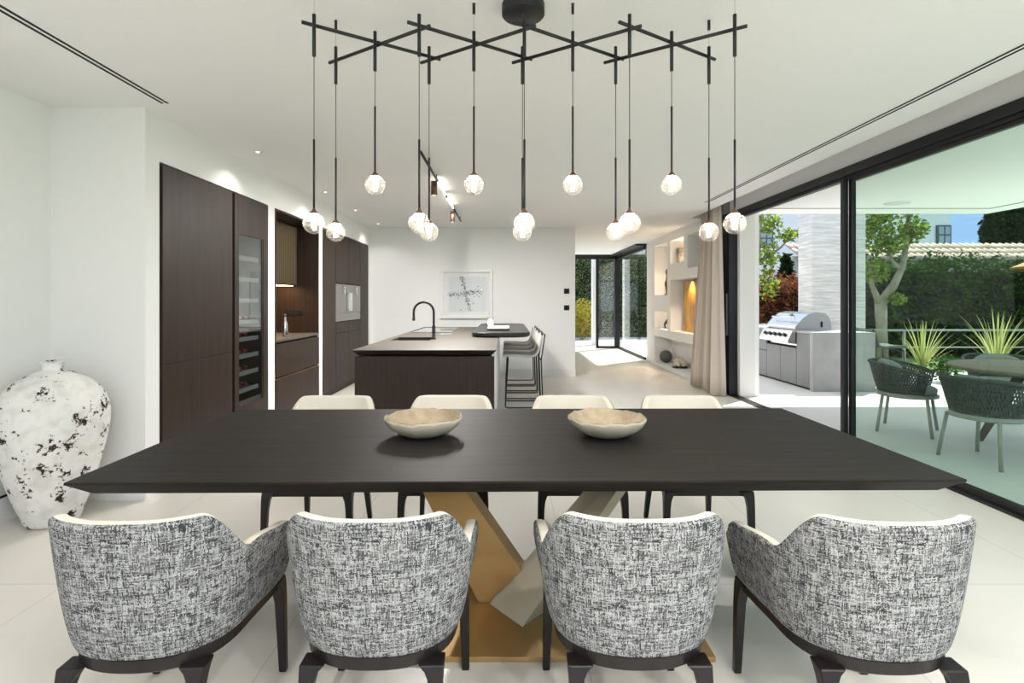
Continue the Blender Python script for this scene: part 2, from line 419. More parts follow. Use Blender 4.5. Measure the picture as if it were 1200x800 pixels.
STRUCT(MB().box(3.125, 3.14, 8.45, 11.47, 0.0, 0.045).box(3.185, 3.2, 11.47, 12.08, 0, 0.11).box(3.185, 3.2, 7.82, 8.45, 0, 0.11), 'baseboard_right', M['white'])

# glazed rear wall behind the camera
f = MB().box(-3.3, 3.4, -3.6, -3.5, 2.5, H).box(-3.3, 3.4, -3.6, -3.5, 0, 0.05)
for x in (-3.1, -1.0, 1.1, 3.2): f.box(x-0.04, x+0.04, -3.6, -3.5, 0.05, 2.5)
wn = STRUCT(f, 'window_1', M['blackframe'])
BX(-3.06, 3.16, -3.56, -3.545, 0.05, 2.5).build('glass_pane', M['glass'], wn)

# big sliding door on the right
d = MB()
d.box(3.17, 3.29, -3.6, 7.79, 2.52, 2.60)                    # head
d.box(3.20, 3.26, -3.6, 7.79, 2.49, 2.52)
d.box(3.17, 3.29, 7.55, 7.79, 0.0, 2.52)                     # jamb
d.box(3.16, 3.185, -3.6, 7.79, 0.0, 0.012)                   # floor track
d.box(3.21, 3.235, -3.6, 7.79, 0.0, 0.012)
d.box(3.26, 3.285, -3.6, 7.79, 0.0, 0.012)
dr = STRUCT(d, 'door_1', M['blackframe'])
dd = MB().box(3.215, 3.255, 4.93, 4.98, 0.02, 2.50).box(3.165, 3.21, 4.972, 5.022, 0.02, 2.50)
dd.box(3.215, 3.255, -3.55, 4.93, 0.012, 0.06).box(3.215, 3.255, -3.55, 4.93, 2.46, 2.50)
dd.box(3.215, 3.255, -0.2, -0.1, 0.06, 2.46).box(3.262, 3.285, -3.55, -0.1, 0.012, 0.07)
dd.build('door_sash', M['blackframe'], dr, bevel=0.003)
BX(3.231, 3.239, -0.1, 4.93, 0.06, 2.46).build('glass_pane', M['greenglass'], dr)
BX(3.231, 3.239, -3.55, -0.2, 0.06, 2.46).build('glass_pane', M['greenglass'], dr)
MB().box(3.156, 3.171, 7.60, 7.63, 0.85, 1.45).build('door_handle', M['steelmatt'], dr, bevel=0.003)

# corner glazing at the end of the hall
d = MB().box(1.22, 3.20, 14.98, 15.06, 2.52, H).box(2.95, 3.2, 12.1, 14.98, 2.60, H)
d.box(3.05, 3.19, 14.95, 15.06, 0, 2.56).box(2.53, 2.60, 14.98, 15.06, 0, 2.56).box(2.55, 3.16, 14.98, 15.06, 0, 0.06)
d.box(3.13, 3.19, 12.1, 14.95, 0, 0.05).box(3.13, 3.19, 12.1, 14.95, 2.52, 2.60)
dr2 = STRUCT(d, 'door_2', M['blackframe'])
BX(2.6, 3.05, 15.01, 15.02, 0.06, 2.52).build('glass_pane', M['hallglass'], dr2)
BX(3.155, 3.165, 12.1, 14.95, 0.05, 2.52).build('glass_pane', M['hallglass'], dr2)

# ceiling slots
def slot(x, y0, y1, label):
    s = MB()
    t = empty('linear_air_vent', (x, y1, H), label, 'vent')
    MB().box(x-0.032, x+0.032, y0, y1, H-0.0015, H+0.004).build('frame', M['ceil'], t)
    for dx in (-0.018, 0.018):
        MB().box(x+dx-0.008, x+dx+0.008, y0+0.02, y1-0.015, H-0.0035, H+0.002).build('slot', M['dark'], t)
slot(-2.25, -3.0, 3.50, 'twin-line black air vent slot in the ceiling on the vase side')
slot(2.64, -3.0, 7.02, 'twin-line black air vent slot in the ceiling alongside the sliding glass door')

# downlights
def disk_lamp(parent, loc, watt, size, spread=180, sy=None):
    l = bpy.data.lights.new('downlight_lamp', 'AREA'); l.shape = 'DISK'; l.size = size; l.spread = R(spread)
    if sy: l.shape = 'RECTANGLE'; l.size_y = sy
    l.energy = 1.0; l.energy = watt; l.color = (1.0, 0.97, 0.93)
    o = bpy.data.objects.new('downlight_lamp', l); COL.objects.link(o); o.parent = parent; o.location = loc
for i, (y, where) in enumerate([(4.63, 'over the tall cabinet beside the wine fridge'), (6.35, 'over the dark niche with drawers'),
                                (7.62, 'before the built-in steel appliances'), (8.96, 'closest to the wall with framed art')]):
    t = empty('recessed_downlight', (-2.18, y, H), 'small copper-lined recessed ceiling downlight ' + where, 'light', 'recessed downlights')
    MB().lathe([(0.046, 0), (0.046, -0.004), (0.036, -0.004), (0.034, -0.001)], (-2.18, y, H), 24).build('trim_ring', M['white'], t)
    MB().lathe([(0.033, -0.002), (0.02, -0.0015)], (-2.18, y, H), 20).build('reflector', M['copper'], t)
    MB().lathe([(0.016, -0.003), (0.001, -0.003)], (-2.18, y, H), 16).build('lamp', M['spotglow'], t)
    disk_lamp(t, (0, 0, -0.006), 0.8, 0.03, 120)
# fill downlights added over the unseen dining end to brighten the room
for (x, who) in ((-2.2, 'wall side'), (-0.75, 'vase half'), (0.75, 'window half'), (2.25, 'sliding door side')):
    for (y, wh) in ((1.2, 'over the near chairs'), (-0.3, 'just behind the dining chairs'), (-1.7, 'in the living end'), (-3.0, 'by the rear glazing')):
        t = empty('recessed_downlight', (x, y, H), 'added unseen fill downlight ' + wh + ', ' + who, 'light', 'recessed downlights')
        MB().lathe([(0.056, 0), (0.056, -0.004), (0.046, -0.004), (0.044, -0.001), (0.001, -0.001)], (x, y, H), 24).build('trim_ring', M['white'], t)
        disk_lamp(t, (0, 0, -0.008), (2.2 if y > 1 else 6.5) * {-2.2: 0.22, -0.75: 0.45, 0.75: 1.4, 2.25: 2.4}[x], 0.085)

# ------------------------------------------------------------------ kitchen joinery (face plane x = -2.43)
FX = -2.43
def panel(mb, y0, y1, z0, z1, x=FX, t=0.022): return mb.box(x - t, x, y0, y1, z0, z1)
t = empty('tall_cabinet', (-2.78, 4.21, 0), 'dark wood tall two-door cupboard next to the white corner wall', 'cabinet')
MB().box(-3.1, FX-0.024, 3.72, 4.70, 0.0, 2.32).build('body', M['dark'], t)
panel(MB(), 3.735, 4.685, 0.893, 2.312).build('door', M['cab'], t, bevel=0.002)
panel(MB(), 3.735, 4.685, 0.02, 0.888).build('door', M['cab'], t, bevel=0.002)

t = empty('wine_cabinet', (-2.78, 5.05, 0), 'dark wood tall cabinet with slim glass-fronted wine fridge', 'cabinet')
fr = MB().box(-3.1, -3.07, 4.72, 5.39, 0.0, 2.32).box(-3.07, FX-0.03, 4.72, 4.76, 0, 2.32).box(-3.07, FX-0.03, 5.36, 5.39, 0, 2.32)
fr.box(-3.07, FX-0.03, 4.76, 5.36, 0, 0.3).box(-3.07, FX-0.03, 4.76, 5.36, 2.0, 2.32)
fr.build('body', M['dark'], t)
p = MB(); panel(p, 4.725, 4.80, 0.02, 2.312); panel(p, 5.285, 5.385, 0.02, 2.312); panel(p, 4.80, 5.285, 1.955, 2.312); panel(p, 4.80, 5.285, 0.02, 0.38)
fd = p.build('front_frame', M['cab'], t)
MB().box(FX-0.014, FX-0.008, 4.80, 5.285, 0.38, 1.955).build('glass_door', M['fridgeglass'], t)
MB().box(FX-0.016, FX-0.004, 5.255, 5.285, 0.38, 1.955).box(FX-0.016, FX-0.004, 4.80, 4.808, 0.38, 1.955).build('door_edge', M['black'], t)
WS = [0.50, 0.66, 0.82, 0.98, 1.14, 1.34, 1.54, 1.74]
for z in WS:
    s = MB().box(-3.05, FX-0.05, 4.77, 5.25, z, z+0.012)
    sh = s.build('wine_shelf', M['steelmatt'], t)
    MB().box(FX-0.05, FX-0.035, 4.77, 5.25, z-0.012, z+0.028).build('shelf_front', M['shelf'], sh)
bt = None
for z in WS[:5]:
    for k, y in enumerate((4.86, 4.98, 5.10)):
        if bt is None:
            prof = [(0.012, -0.29), (0.036, -0.285), (0.037, -0.09), (0.030, -0.06), (0.014, -0.035), (0.013, 0.0)]
            mb = MB(); mb.loft([[(zz, r*math.cos(a), r*math.sin(a)) for a in [2*math.pi*q/12 for q in range(12)]] for r, zz in prof], True, True)
            bt = mb.build('wine_bottle', M['bottle'], local=True)
            tag(bt, 'dark wine bottle lying on a shelf inside the glass-fronted wine fridge', 'bottle', 'bottles in the wine fridge')
            cp = MB().tube([(0.0, 0, 0), (0.03, 0, 0)], 0.0145, 10).build('foil_cap', M['redcap'], bt, local=True); b = bt
        else: b = copy_tree(bt)
        b.location = (FX-0.11, y, z + 0.0125 + 0.037)

# niche lined in dark wood
t = empty('alcove_counter', (-2.78, 6.21, 0), 'dark wood drawer base with worktop and panelled alcove above', 'cabinet')
MB().box(-3.11, -3.09, 5.565, 6.855, 0.935, 2.32).build('back_panel', M['cab'], t)
for (a, b) in ((5.565, 5.585), (6.835, 6.855)):
    MB().box(-3.09, FX-0.005, a, b, 0.935, 2.30).build('side_panel', M['cab'], t)
MB().box(-3.09, FX-0.005, 5.565, 6.855, 2.30, 2.32).build('top_panel', M['cab'], t)
MB().box(-3.09, FX-0.03, 5.57, 6.85, 0.0, 0.90).build('carcass', M['dark'], t)
MB().box(-3.09, FX+0.0, 5.565, 6.855, 0.905, 0.935).build('worktop', M['counter'], t, bevel=0.003)
dw = panel(MB(), 5.57, 6.85, 0.535, 0.885).build('drawer', M['cab'], t, bevel=0.002)
dw = panel(MB(), 5.57, 6.85, 0.03, 0.51).build('drawer', M['cab'], t, bevel=0.002)
MB().box(FX-0.028, FX-0.004, 5.57, 6.85, 0.511, 0.517).build('finger_pull', M['copper'], dw)
t = empty('wall_cabinet', (-2.88, 6.2, 1.54), 'brass ribbed wall cupboard in the dark alcove above the worktop', 'cabinet')
MB().box(-3.085, -2.72, 5.60, 6.82, 1.54, 2.295).build('body', M['cab'], t)
rb = MB().box(-2.72, -2.708, 5.60, 6.82, 1.55, 2.285)
y = 5.61
while y < 6.81:
    rb.box(-2.708, -2.698, y, y+0.022, 1.55, 2.285); y += 0.04
rb.build('ribbed_door', M['ribbrass'], t, bevel=0.004)
MB().box(-3.0, -2.74, 5.65, 6.78, 1.534, 1.54).build('light_strip', M['ledglow'], t)
t = empty('power_socket', (-2.8, 6.835, 1.19), 'black triple power socket on the dark alcove side panel', 'socket')
MB().box(-2.86, -2.64, 6.8285, 6.8348, 1.155, 1.235).build('plate', M['black'], t, bevel=0.002)
for k in range(3):
    MB().lathe([(0.027, 0), (0.027, 0.003), (0.02, 0.003)], (0, 0, 0), 20)
    mb = MB(); cx = -2.823 + 0.073*k
    mb.loft([[(cx + 0.028*math.cos(a), yy, 1.195 + 0.028*math.sin(a)) for a in [2*math.pi*q/20 for q in range(20)]] for yy in (6.8284, 6.825)])
    mb.build('outlet', M['dark'], t)
gl = MB().lathe([(0.03, 0), (0.034, 0.02), (0.032, 0.14), (0.016, 0.19), (0.014, 0.25), (0.016, 0.255)], (-2.56, 6.1, 0.936), 20)
g = gl.build('carafe', M['steel'], None); tag(g, 'slim steel carafe standing on the dark alcove worktop', 'carafe')

# tall bank with appliances
t = empty('tall_cabinet_bank', (-2.78, 8.14, 0), 'dark wood tall cabinet bank housing the steel appliances', 'cabinet')
bd = MB().box(-3.1, FX-0.025, 7.005, 7.505, 0.11, 2.32).box(-3.1, FX-0.025, 8.76, 9.28, 0.11, 2.32)
bd.box(-3.1, FX-0.025, 7.505, 8.76, 0.11, 1.03).box(-3.1, FX-0.025, 7.505, 8.76, 1.60, 2.32).box(-3.1, -3.05, 7.505, 8.76, 1.03, 1.6)
bd.build('body', M['dark'], t)
MB().box(-3.1, -2.50, 7.005, 9.28, 0.0, 0.11).build('plinth', M['cab'], t)
for (y0, y1, z0, z1) in ((7.005, 7.497, 0.11, 2.312), (8.77, 9.28, 0.11, 2.312), (7.513, 8.133, 1.605, 2.312), (8.141, 8.755, 1.605, 2.312),
                         (7.513, 8.133, 0.115, 0.875), (8.141, 8.755, 0.115, 0.875)):
    panel(MB(), y0, y1, z0, z1).build('door', M['cab'], t, bevel=0.002)
for (y0, y1) in ((7.513, 8.133), (8.141, 8.755)):
    panel(MB(), y0, y1, 0.882, 1.035).build('drawer', M['cab'], t, bevel=0.002)
def appliance(name, label, cat, y0, y1, hy):
    t = empty(name, (-2.7, (y0+y1)/2, 1.045), label, cat)
    MB().box(-3.0, FX-0.012, y0, y1, 1.045, 1.59).build('body', M['steelmatt'], t)
    MB().box(FX-0.012, FX+0.004, y0, y1, 1.17, 1.59).build('front_panel', M['steelmatt'], t, bevel=0.003)
    MB().box(FX-0.012, FX+0.002, y0, y1, 1.045, 1.163).build('lower_panel', M['steelmatt'], t, bevel=0.003)
    k = MB().box(FX+0.004, FX+0.05, hy-0.02, hy+0.02, 1.52, 1.56).box(FX+0.03, FX+0.05, hy-0.02, hy+0.02, 1.44, 1.52)
    k.build('control_knob', M['steel'], t, bevel=0.006)
    return t
a1 = appliance('coffee_machine', 'built-in steel coffee machine on the side nearer the dining table', 'coffee machine', 7.515, 8.132, 7.80)
MB().box(FX+0.004, FX+0.05, 8.0, 8.12, 1.19, 1.47).build('dispenser', M['steel'], a1, bevel=0.008)
a2 = appliance('built_in_oven', 'built-in steel oven on the side nearer the framed artwork', 'oven', 8.142, 8.755, 8.42)
MB().box(FX+0.004, FX+0.035, 8.17, 8.20, 1.19, 1.47).build('handle', M['white'], a2, bevel=0.006)

# ------------------------------------------------------------------ kitchen island
t = empty('kitchen_island', (-0.72, 6.6, 0), 'dark wood kitchen island with taupe stone worktop, behind the dining table', 'kitchen island')
ix0, ix1, iy0, iy1 = -1.335, -0.105, 4.62, 8.60
bd = MB().box(ix0+0.03, ix1-0.03, iy0+0.02, iy1-0.02, 0.0, 0.862)
bd.build('body', M['cabh'], t)
MB().box(ix0+0.005, ix1-0.005, iy0, iy0+0.02, 0.0, 0.862).build('front_panel', M['cabh'], t, bevel=0.002)
MB().box(ix1-0.03, ix1-0.008, iy0+0.022, iy1-0.02, 0.0, 0.88).build('side_panel', M['white'], t)  # brightness of the island's lit side put in as white colour
ct = MB()
z0, z1, b = 0.874, 0.92, 0.05
def rect(x0, x1, y0, y1, z): return [(x0,y0,z),(x1,y0,z),(x1,y1,z),(x0,y1,z)]
# worktop built as ring around sink opening
sx0, sx1, sy0, sy1 = -1.30, -0.84, 5.72, 6.22
sx0 = -1.27
def slabring(mb, x0, x1, y0, y1, z0, z1, hx0, hx1, hy0, hy1, bev):
    o_t = rect(x0, x1, y0, y1, z1); o_m = rect(x0, x1, y0, y1, z1-0.006); o_b = rect(x0+bev, x1-bev, y0+bev, y1-bev, z0)
    h_t = rect(hx0, hx1, hy0, hy1, z1); h_b = rect(hx0, hx1, hy0, hy1, z0)
    vs = o_t + o_m + o_b + h_t + h_b
    fs = []
    for i in range(4):
        j = (i+1) % 4
        fs += [(i, 12+i, 12+j, j)[::-1], (i, j, 4+j, 4+i)[::-1], (4+i, 4+j, 8+j, 8+i)[::-1], (8+i, 8+j, 16+j, 16+i)[::-1], (12+i, 16+i, 16+j, 12+j)[::-1]]
    mb.add(vs, fs)
slabring(ct, ix0-0.01, ix1+0.012, iy0-0.03, iy1, z0, z1, sx0, sx1, sy0, sy1, 0.04)
wt = ct.build('worktop', M['counter'], t)
wt.data.materials.append(M['chairwood'])  # dark colour on the stone's down-facing bevel stands for shade beneath
for pl in wt.data.polygons:
    if pl.normal.z < -0.3: pl.material_index = 1
sk = MB().box(sx0, sx1, sy0, sy1, 0.864, 0.868)
for a in ((sx0-0.006, sx0+0.002, sy0, sy1), (sx1-0.002, sx1+0.006, sy0, sy1), (sx0, sx1, sy0-0.006, sy0+0.002), (sx0, sx1, sy1-0.002, sy1+0.006)):
    sk.box(a[0], a[1], a[2], a[3], 0.868, 0.915)
sk.build('sink', M['dark'], t)
# faucet
t = empty('kitchen_faucet', (-0.815, 5.90, 0.92), 'black gooseneck faucet beside the island sink', 'faucet')
fx, fy = -0.815, 5.90
MB().lathe([(0.026, 0), (0.026, 0.01), (0.020, 0.012), (0.020, 0.145), (0.015, 0.15)], (fx, fy, 0.92), 20).build('base', M['black'], t)
pth = [(fx, fy, 1.06), (fx, fy, 1.22)]
for k in range(1, 13):
    a = math.pi * k / 12; pth.append((fx - 0.112 + 0.112*math.cos(a), fy, 1.22 + 0.112*math.sin(a)))
pth.append((fx - 0.224, fy, 1.16))
MB().tube(pth, 0.0125, 12).build('spout', M['black'], t)
MB().tube([(fx-0.224, fy, 1.165), (fx-0.224, fy, 1.125)], 0.0155, 12).build('spray_head', M['black'], t)
MB().tube([(fx+0.0, fy-0.02, 1.0), (fx+0.0, fy-0.03, 1.0), (fx, fy-0.075, 1.03)], 0.007, 8).build('lever', M['black'], t)
h = MB().box(-1.27, -0.75, 7.1, 8.25, 0.9202, 0.926).build('induction_hob', M['hob'], None, bevel=0.002)
tag(h, 'glossy black glass induction hob set in the island worktop', 'hob')
h = MB().box(-0.86, -0.70, 6.65, 7.0, 0.9202, 0.925).build('glass_board', M['steel'], None, bevel=0.002)
tag(h, 'small shiny cutting board lying on island behind faucet', 'board')
# raised bar top
t = empty('breakfast_bar_top', (-0.08, 7.4, 0.92), 'black rounded breakfast bar slab raised on the island', 'bar top')
def rrect(x0, x1, y0, y1, r, z, n=8):
    pts = []
    for cx, cy, a0 in ((x1-r, y0+r, -90), (x1-r, y1-r, 0), (x0+r, y1-r, 90), (x0+r, y0+r, 180)):
        for k in range(n+1):
            a = R(a0 + 90*k/n); pts.append((cx + r*math.cos(a), cy + r*math.sin(a), z))
    return pts
MB().loft([rrect(-0.40, 0.255, 6.13, 8.65, 0.19, 0.921), rrect(-0.42, 0.275, 6.11, 8.67, 0.2, 0.94), rrect(-0.42, 0.275, 6.11, 8.67, 0.2, 0.972), rrect(-0.41, 0.265, 6.12, 8.66, 0.2, 0.978)]).build('slab', M['bartop'], t)
MB().box(-0.30, -0.06, 6.5, 8.3, 0.9205, 0.9215).build('support_plate', M['black'], t)
tr = MB().box(-0.245, 0.035, 6.50, 6.95, 0.9785, 1.0).build('serving_tray', M['black'], None, bevel=0.004)
tag(tr, 'black rectangular tray on the breakfast bar under a white book', 'tray')
bk = MB().box(-0.24, 0.03, 6.51, 6.9, 1.0005, 1.022).build('white_book', M['white'], None, bevel=0.004)
tag(bk, 'flat white book lying on the black tray', 'book')
pt = MB().lathe([(0.022, 0), (0.036, 0.015), (0.041, 0.045), (0.036, 0.075), (0.022, 0.092), (0.019, 0.10), (0.014, 0.1), (0.014, 0.09)], (-0.205, 6.62, 1.0225), 24).build('ceramic_pot', M['white'], None)
tag(pt, 'small round white ceramic pot standing on the white book', 'pot')

# bar stools
def make_stool():
    t = empty('bar_stool', (0, 0, 0), 'x', 'stool', 'bar stools along the island')
    prof = [(-0.245, 0.632), (-0.235, 0.648), (-0.1, 0.640), (0.06, 0.632), (0.13, 0.64), (0.175, 0.67), (0.20, 0.72), (0.222, 0.82), (0.243, 0.905)]
    rings = []
    Wd = 0.215
    for (x, z) in prof: rings.append([(x, -Wd, z), (x, -Wd*0.5, z-0.012), (x, 0, z-0.016), (x, Wd*0.5, z-0.012), (x, Wd, z)])
    mb = MB().loft(rings, False, True, closed=False)
    o = mb.build('seat_shell', M['grey_leather'], t, local=True)
    m = o.modifiers.new('s', 'SOLIDIFY'); m.thickness = 0.034; m.offset = -1
    m = o.modifiers.new('b', 'BEVEL'); m.width = 0.012; m.segments = 3; m.limit_method = 'ANGLE'; m.angle_limit = R(50)
    for s in (-1, 1):
        y = s*0.228
        mb = MB().tube([(-0.20, y, 0.60), (-0.235, y, 0.03), (-0.222, y, 0.010), (-0.2, y, 0.008), (0.2, y, 0.008), (0.222, y, 0.012), (0.235, y, 0.04), (0.215, y, 0.60), (0.262, y, 0.915), (0.258, y*0.97, 0.927)], 0.008, 8)
        mb.build('side_frame', M['black'], t, local=True)
    mb = MB().tube([(0.256, -0.222, 0.927), (0.262, -0.1, 0.915), (0.262, 0.1, 0.915), (0.256, 0.222, 0.927)], 0.007, 8)
    mb.build('top_rail', M['black'], t, local=True)
    MB().tube([(-0.222, -0.228, 0.24), (-0.222, 0.228, 0.24)], 0.008, 8).build('footrest', M['black'], t, local=True)
    for x in (-0.2, 0.215):
        MB().tube([(x, -0.228, 0.598), (x, 0.228, 0.598)], 0.008, 8).build('seat_bar', M['black'], t, local=True)
    return t
st0 = None
for i, (y, lab) in enumerate([(6.86, 'grey leather bar stool with black wire frame, closest to the dining table'), (7.48, 'grey leather bar stool, second from the dining table along the island'),
                              (8.1, 'grey leather bar stool, third from the dining table along the island'), (8.7, 'grey leather bar stool with black wire frame, closest to the wall with artwork')]):
    if st0 is None: st0 = s = make_stool()
    else: s = copy_tree(st0)
    s.location = (0.215, y, 0); s['label'] = lab

# art on the back wall
t = empty('framed_artwork', (-0.72, 9.40, 1.03), 'white square box frame with a black speckled cross artwork', 'artwork')
ax0, ax1, az0, az1 = -1.18, -0.255, 1.03, 1.905; ay = 9.448
fr = MB()
fr.box(ax0, ax0+0.05, ay-0.05, ay, az0, az1).box(ax1-0.05, ax1, ay-0.05, ay, az0, az1).box(ax0+0.05, ax1-0.05, ay-0.05, ay, az0, az0+0.05).box(ax0+0.05, ax1-0.05, ay-0.05, ay, az1-0.05, az1)
fr.build('frame', M['white'], t, bevel=0.003)
MB().box(ax0+0.05, ax1-0.05, ay-0.006, ay-0.001, az0+0.05, az1-0.05).build('backing', M['white'], t)
MB().box(ax0+0.145, ax1-0.105, ay-0.016, ay-0.012, az0+0.125, az1-0.135).build('print', M['paper'], t)
dots = MB(); rnd = random.Random(3)
def dot(x, z, r): dots.loft([[(x + r*math.cos(a), yy, z + r*math.sin(a)*0.8) for a in [2*math.pi*q/6 for q in range(6)]] for yy in (ay-0.0162, ay-0.0178)])
cx, cz = -0.735, 1.475
for k in range(380):
    u = rnd.uniform(-1, 1)
    if k % 2: x = cx - 0.075*u*0.9 + rnd.gauss(0, 0.022); z = cz + 0.305*u
    else: x = cx + 0.305*u - 0.01; z = cz + 0.035*u + rnd.gauss(0, 0.026)
    dot(x, z, rnd.uniform(0.0045, 0.0095))
for (x, z) in ((-0.52, 1.60), (-0.50, 1.42), (-0.82, 1.18), (-0.87, 1.39), (-0.60, 1.30)): dot(x, z, 0.011)
dots.build('ink_marks', M['ink'], t)
MB().box(ax0+0.05, ax1-0.05, ay-0.038, ay-0.036, az0+0.05, az1-0.05).build('glass_front', M['artglass'], t)
for z, lab in ((1.517, 'black square wall switch, upper of two beside the hall opening'), (1.22, 'black square wall socket, lower of two beside the hall opening')):
    t = empty('wall_switch', (1.067, 9.449, z), lab, 'switch', 'switches by the hall')
    MB().box(1.02, 1.115, 9.44, 9.4495, z-0.045, z+0.045).build('plate', M['black'], t, bevel=0.003)
    MB().box(1.035, 1.066, 9.436, 9.441, z-0.032, z+0.032).box(1.069, 1.1, 9.436, 9.441, z-0.032, z+0.032).build('rocker', M['dark'], t, bevel=0.002)

# track light above the island
t = empty('track_light', (-0.725, 6.4, 2.6), 'black linear ceiling track light with two bronze spots and glowing tubes above island', 'track light')
MB().tube([(-0.725, 4.45, 2.60), (-0.725, 5.55, 2.60)], 0.012, 8).tube([(-0.725, 7.15, 2.60), (-0.725, 8.33, 2.60)], 0.012, 8).tube([(-0.725, 6.25, 2.6), (-0.725, 6.42, 2.6)], 0.012, 8).build('rail', M['black'], t)
MB().tube([(-0.725, 5.55, 2.60), (-0.725, 6.25, 2.60)], 0.010, 8).build('light_tube', M['tubelight'], t)
MB().tube([(-0.725, 6.42, 2.60), (-0.725, 7.15, 2.60)], 0.010, 8).build('light_tube', M['tubelight'], t)
for y in (5.9, 6.785): disk_lamp(t, (0, y-6.4, -0.0115), 19.0, 0.016, 180, 0.68)
for y in (4.9, 5.45, 7.3, 8.2): MB().tube([(-0.725, y, 2.61), (-0.725, y, H)], 0.006, 8).build('ceiling_mount', M['black'], t)
for y in (5.45, 7.3):
    s = MB().tube([(-0.75, y, 2.575), (-0.75, y, 2.435)], 0.032, 16).tube([(-0.725, y, 2.59), (-0.745, y, 2.565)], 0.006, 6).build('spot_head', M['bronze'], t)
    MB().tube([(-0.75, y, 2.436), (-0.75, y, 2.434)], 0.024, 12).build('spot_lens', M['lamplow'], s)
    disk_lamp(s, (-0.75+0.725, y-6.4, 2.43-2.6), 5.0, 0.05)

# ------------------------------------------------------------------ dining table
TH = 0.0113; TC = (0.0355, 2.345)
t = empty('dining_table', (TC[0], TC[1], 0), 'long charcoal oak dining table with knife edge and crossed brass base', 'table')
ca, sa = math.cos(TH), math.sin(TH)
def trect(hx, hy, z): return [(TC[0] + ca*x - sa*y, TC[1] + sa*x + ca*y, z) for x, y in ((-hx,-hy),(hx,-hy),(hx,hy),(-hx,hy))]
HX, HY = 1.502, 0.587
MB().loft([trect(HX-0.054, HY-0.054, 0.695), trect(HX, HY, 0.742), trect(HX, HY, 0.75)]).build('tabletop', M['tabletop'], t, bevel=0.0015)
MB().box(-0.71, 0.78, 1.974, 2.72, 0.0005, 0.02).build('base_plate', M['brass'], t, bevel=0.002)
Z = Vector
A2, B2 = Z((-0.079, 2.323, 0.0205)), Z((0.0625, 2.153, 0.0205)); A2t, B2t = Z((0.554, 2.468, 0.6945)), Z((0.587, 2.28, 0.6945))
vv = Z((0.10, 0.11, 0))
MB().loft([[A2, B2, B2+vv, A2+vv], [A2t, B2t, B2t+vv*0.8, A2t+vv*0.8]]).build('leg', M['brasslit'], t, bevel=0.002)
b1 = [(-0.125, 2.33, 0.0205), (0.16, 2.33, 0.0205), (0.16, 2.47, 0.0205), (-0.125, 2.47, 0.0205)]
t1 = [(-0.455, 2.30, 0.6945), (-0.297, 2.30, 0.6945), (-0.297, 2.44, 0.6945), (-0.455, 2.44, 0.6945)]
MB().loft([b1, t1]).build('leg', M['brass'], t, bevel=0.002)

# bowls
def bowl(name, cx, cy, label, seed):
    rn = random.Random(seed)
    t = empty(name, (cx, cy, 0.7502), label, 'bowl', 'carved bowls on the dining table')
    ph = [rn.uniform(0, 6.28) for _ in range(6)]
    def wob(a, z, r): return 1 + (0.008*math.sin(5*a+ph[0]) + 0.006*math.sin(9*a+ph[1]) + 0.005*math.sin(17*a+ph[2])) * min(1, r/0.17)
    def rimz(a): return 0.0025*math.sin(4*a+ph[3]) + 0.0022*math.sin(11*a+ph[4]) + 0.0016*math.sin(23*a+ph[5])
    n = 72
    def mk(prof, name, mat, inner=False):
        rings = []
        for r, z in prof:
            ring = []
            for k in range(n):
                a = 2*math.pi*k/n; w_ = wob(a, z, r); zz = z + rimz(a)*max(0, (r/0.172))**3
                if inner:
                    w_ *= 1 + 0.02*(abs((a*11/(2*math.pi)) % 1 - 0.5) - 0.25)
                    zz += 0.006*(0.5-abs((a*11/(2*math.pi)) % 1 - 0.5))*(r/0.17)
                ring.append((cx + r*w_*math.cos(a), cy + r*w_*math.sin(a), 0.7503 + zz))
            rings.append(ring)
        mb = MB().loft(rings, False, True)
        if not inner: mb.f.append(tuple(reversed(range(n)))); mb.sm.append(False)
        else:
            e = (len(prof)-1)*n; mb.f.append(tuple(e+i for i in range(n))); mb.sm.append(True)
        mb.build(name, mat, t)
    mk([(0.055, 0.0), (0.085, 0.006), (0.125, 0.024), (0.158, 0.05), (0.172, 0.076), (0.171, 0.083), (0.166, 0.085)], 'shell', M['bowlout'])
    mk([(0.166, 0.085), (0.158, 0.072), (0.135, 0.046), (0.10, 0.026), (0.06, 0.017), (0.02, 0.015)], 'carved_inside', M['bowlin'], True)
bowl('carved_bowl', -0.372, 2.36, 'scallop-rimmed pale wooden bowl on the table nearer the vase', 5)
bowl('carved_bowl', 0.443, 2.355, 'scallop-rimmed pale wooden bowl on the table nearer the sliding door', 12)

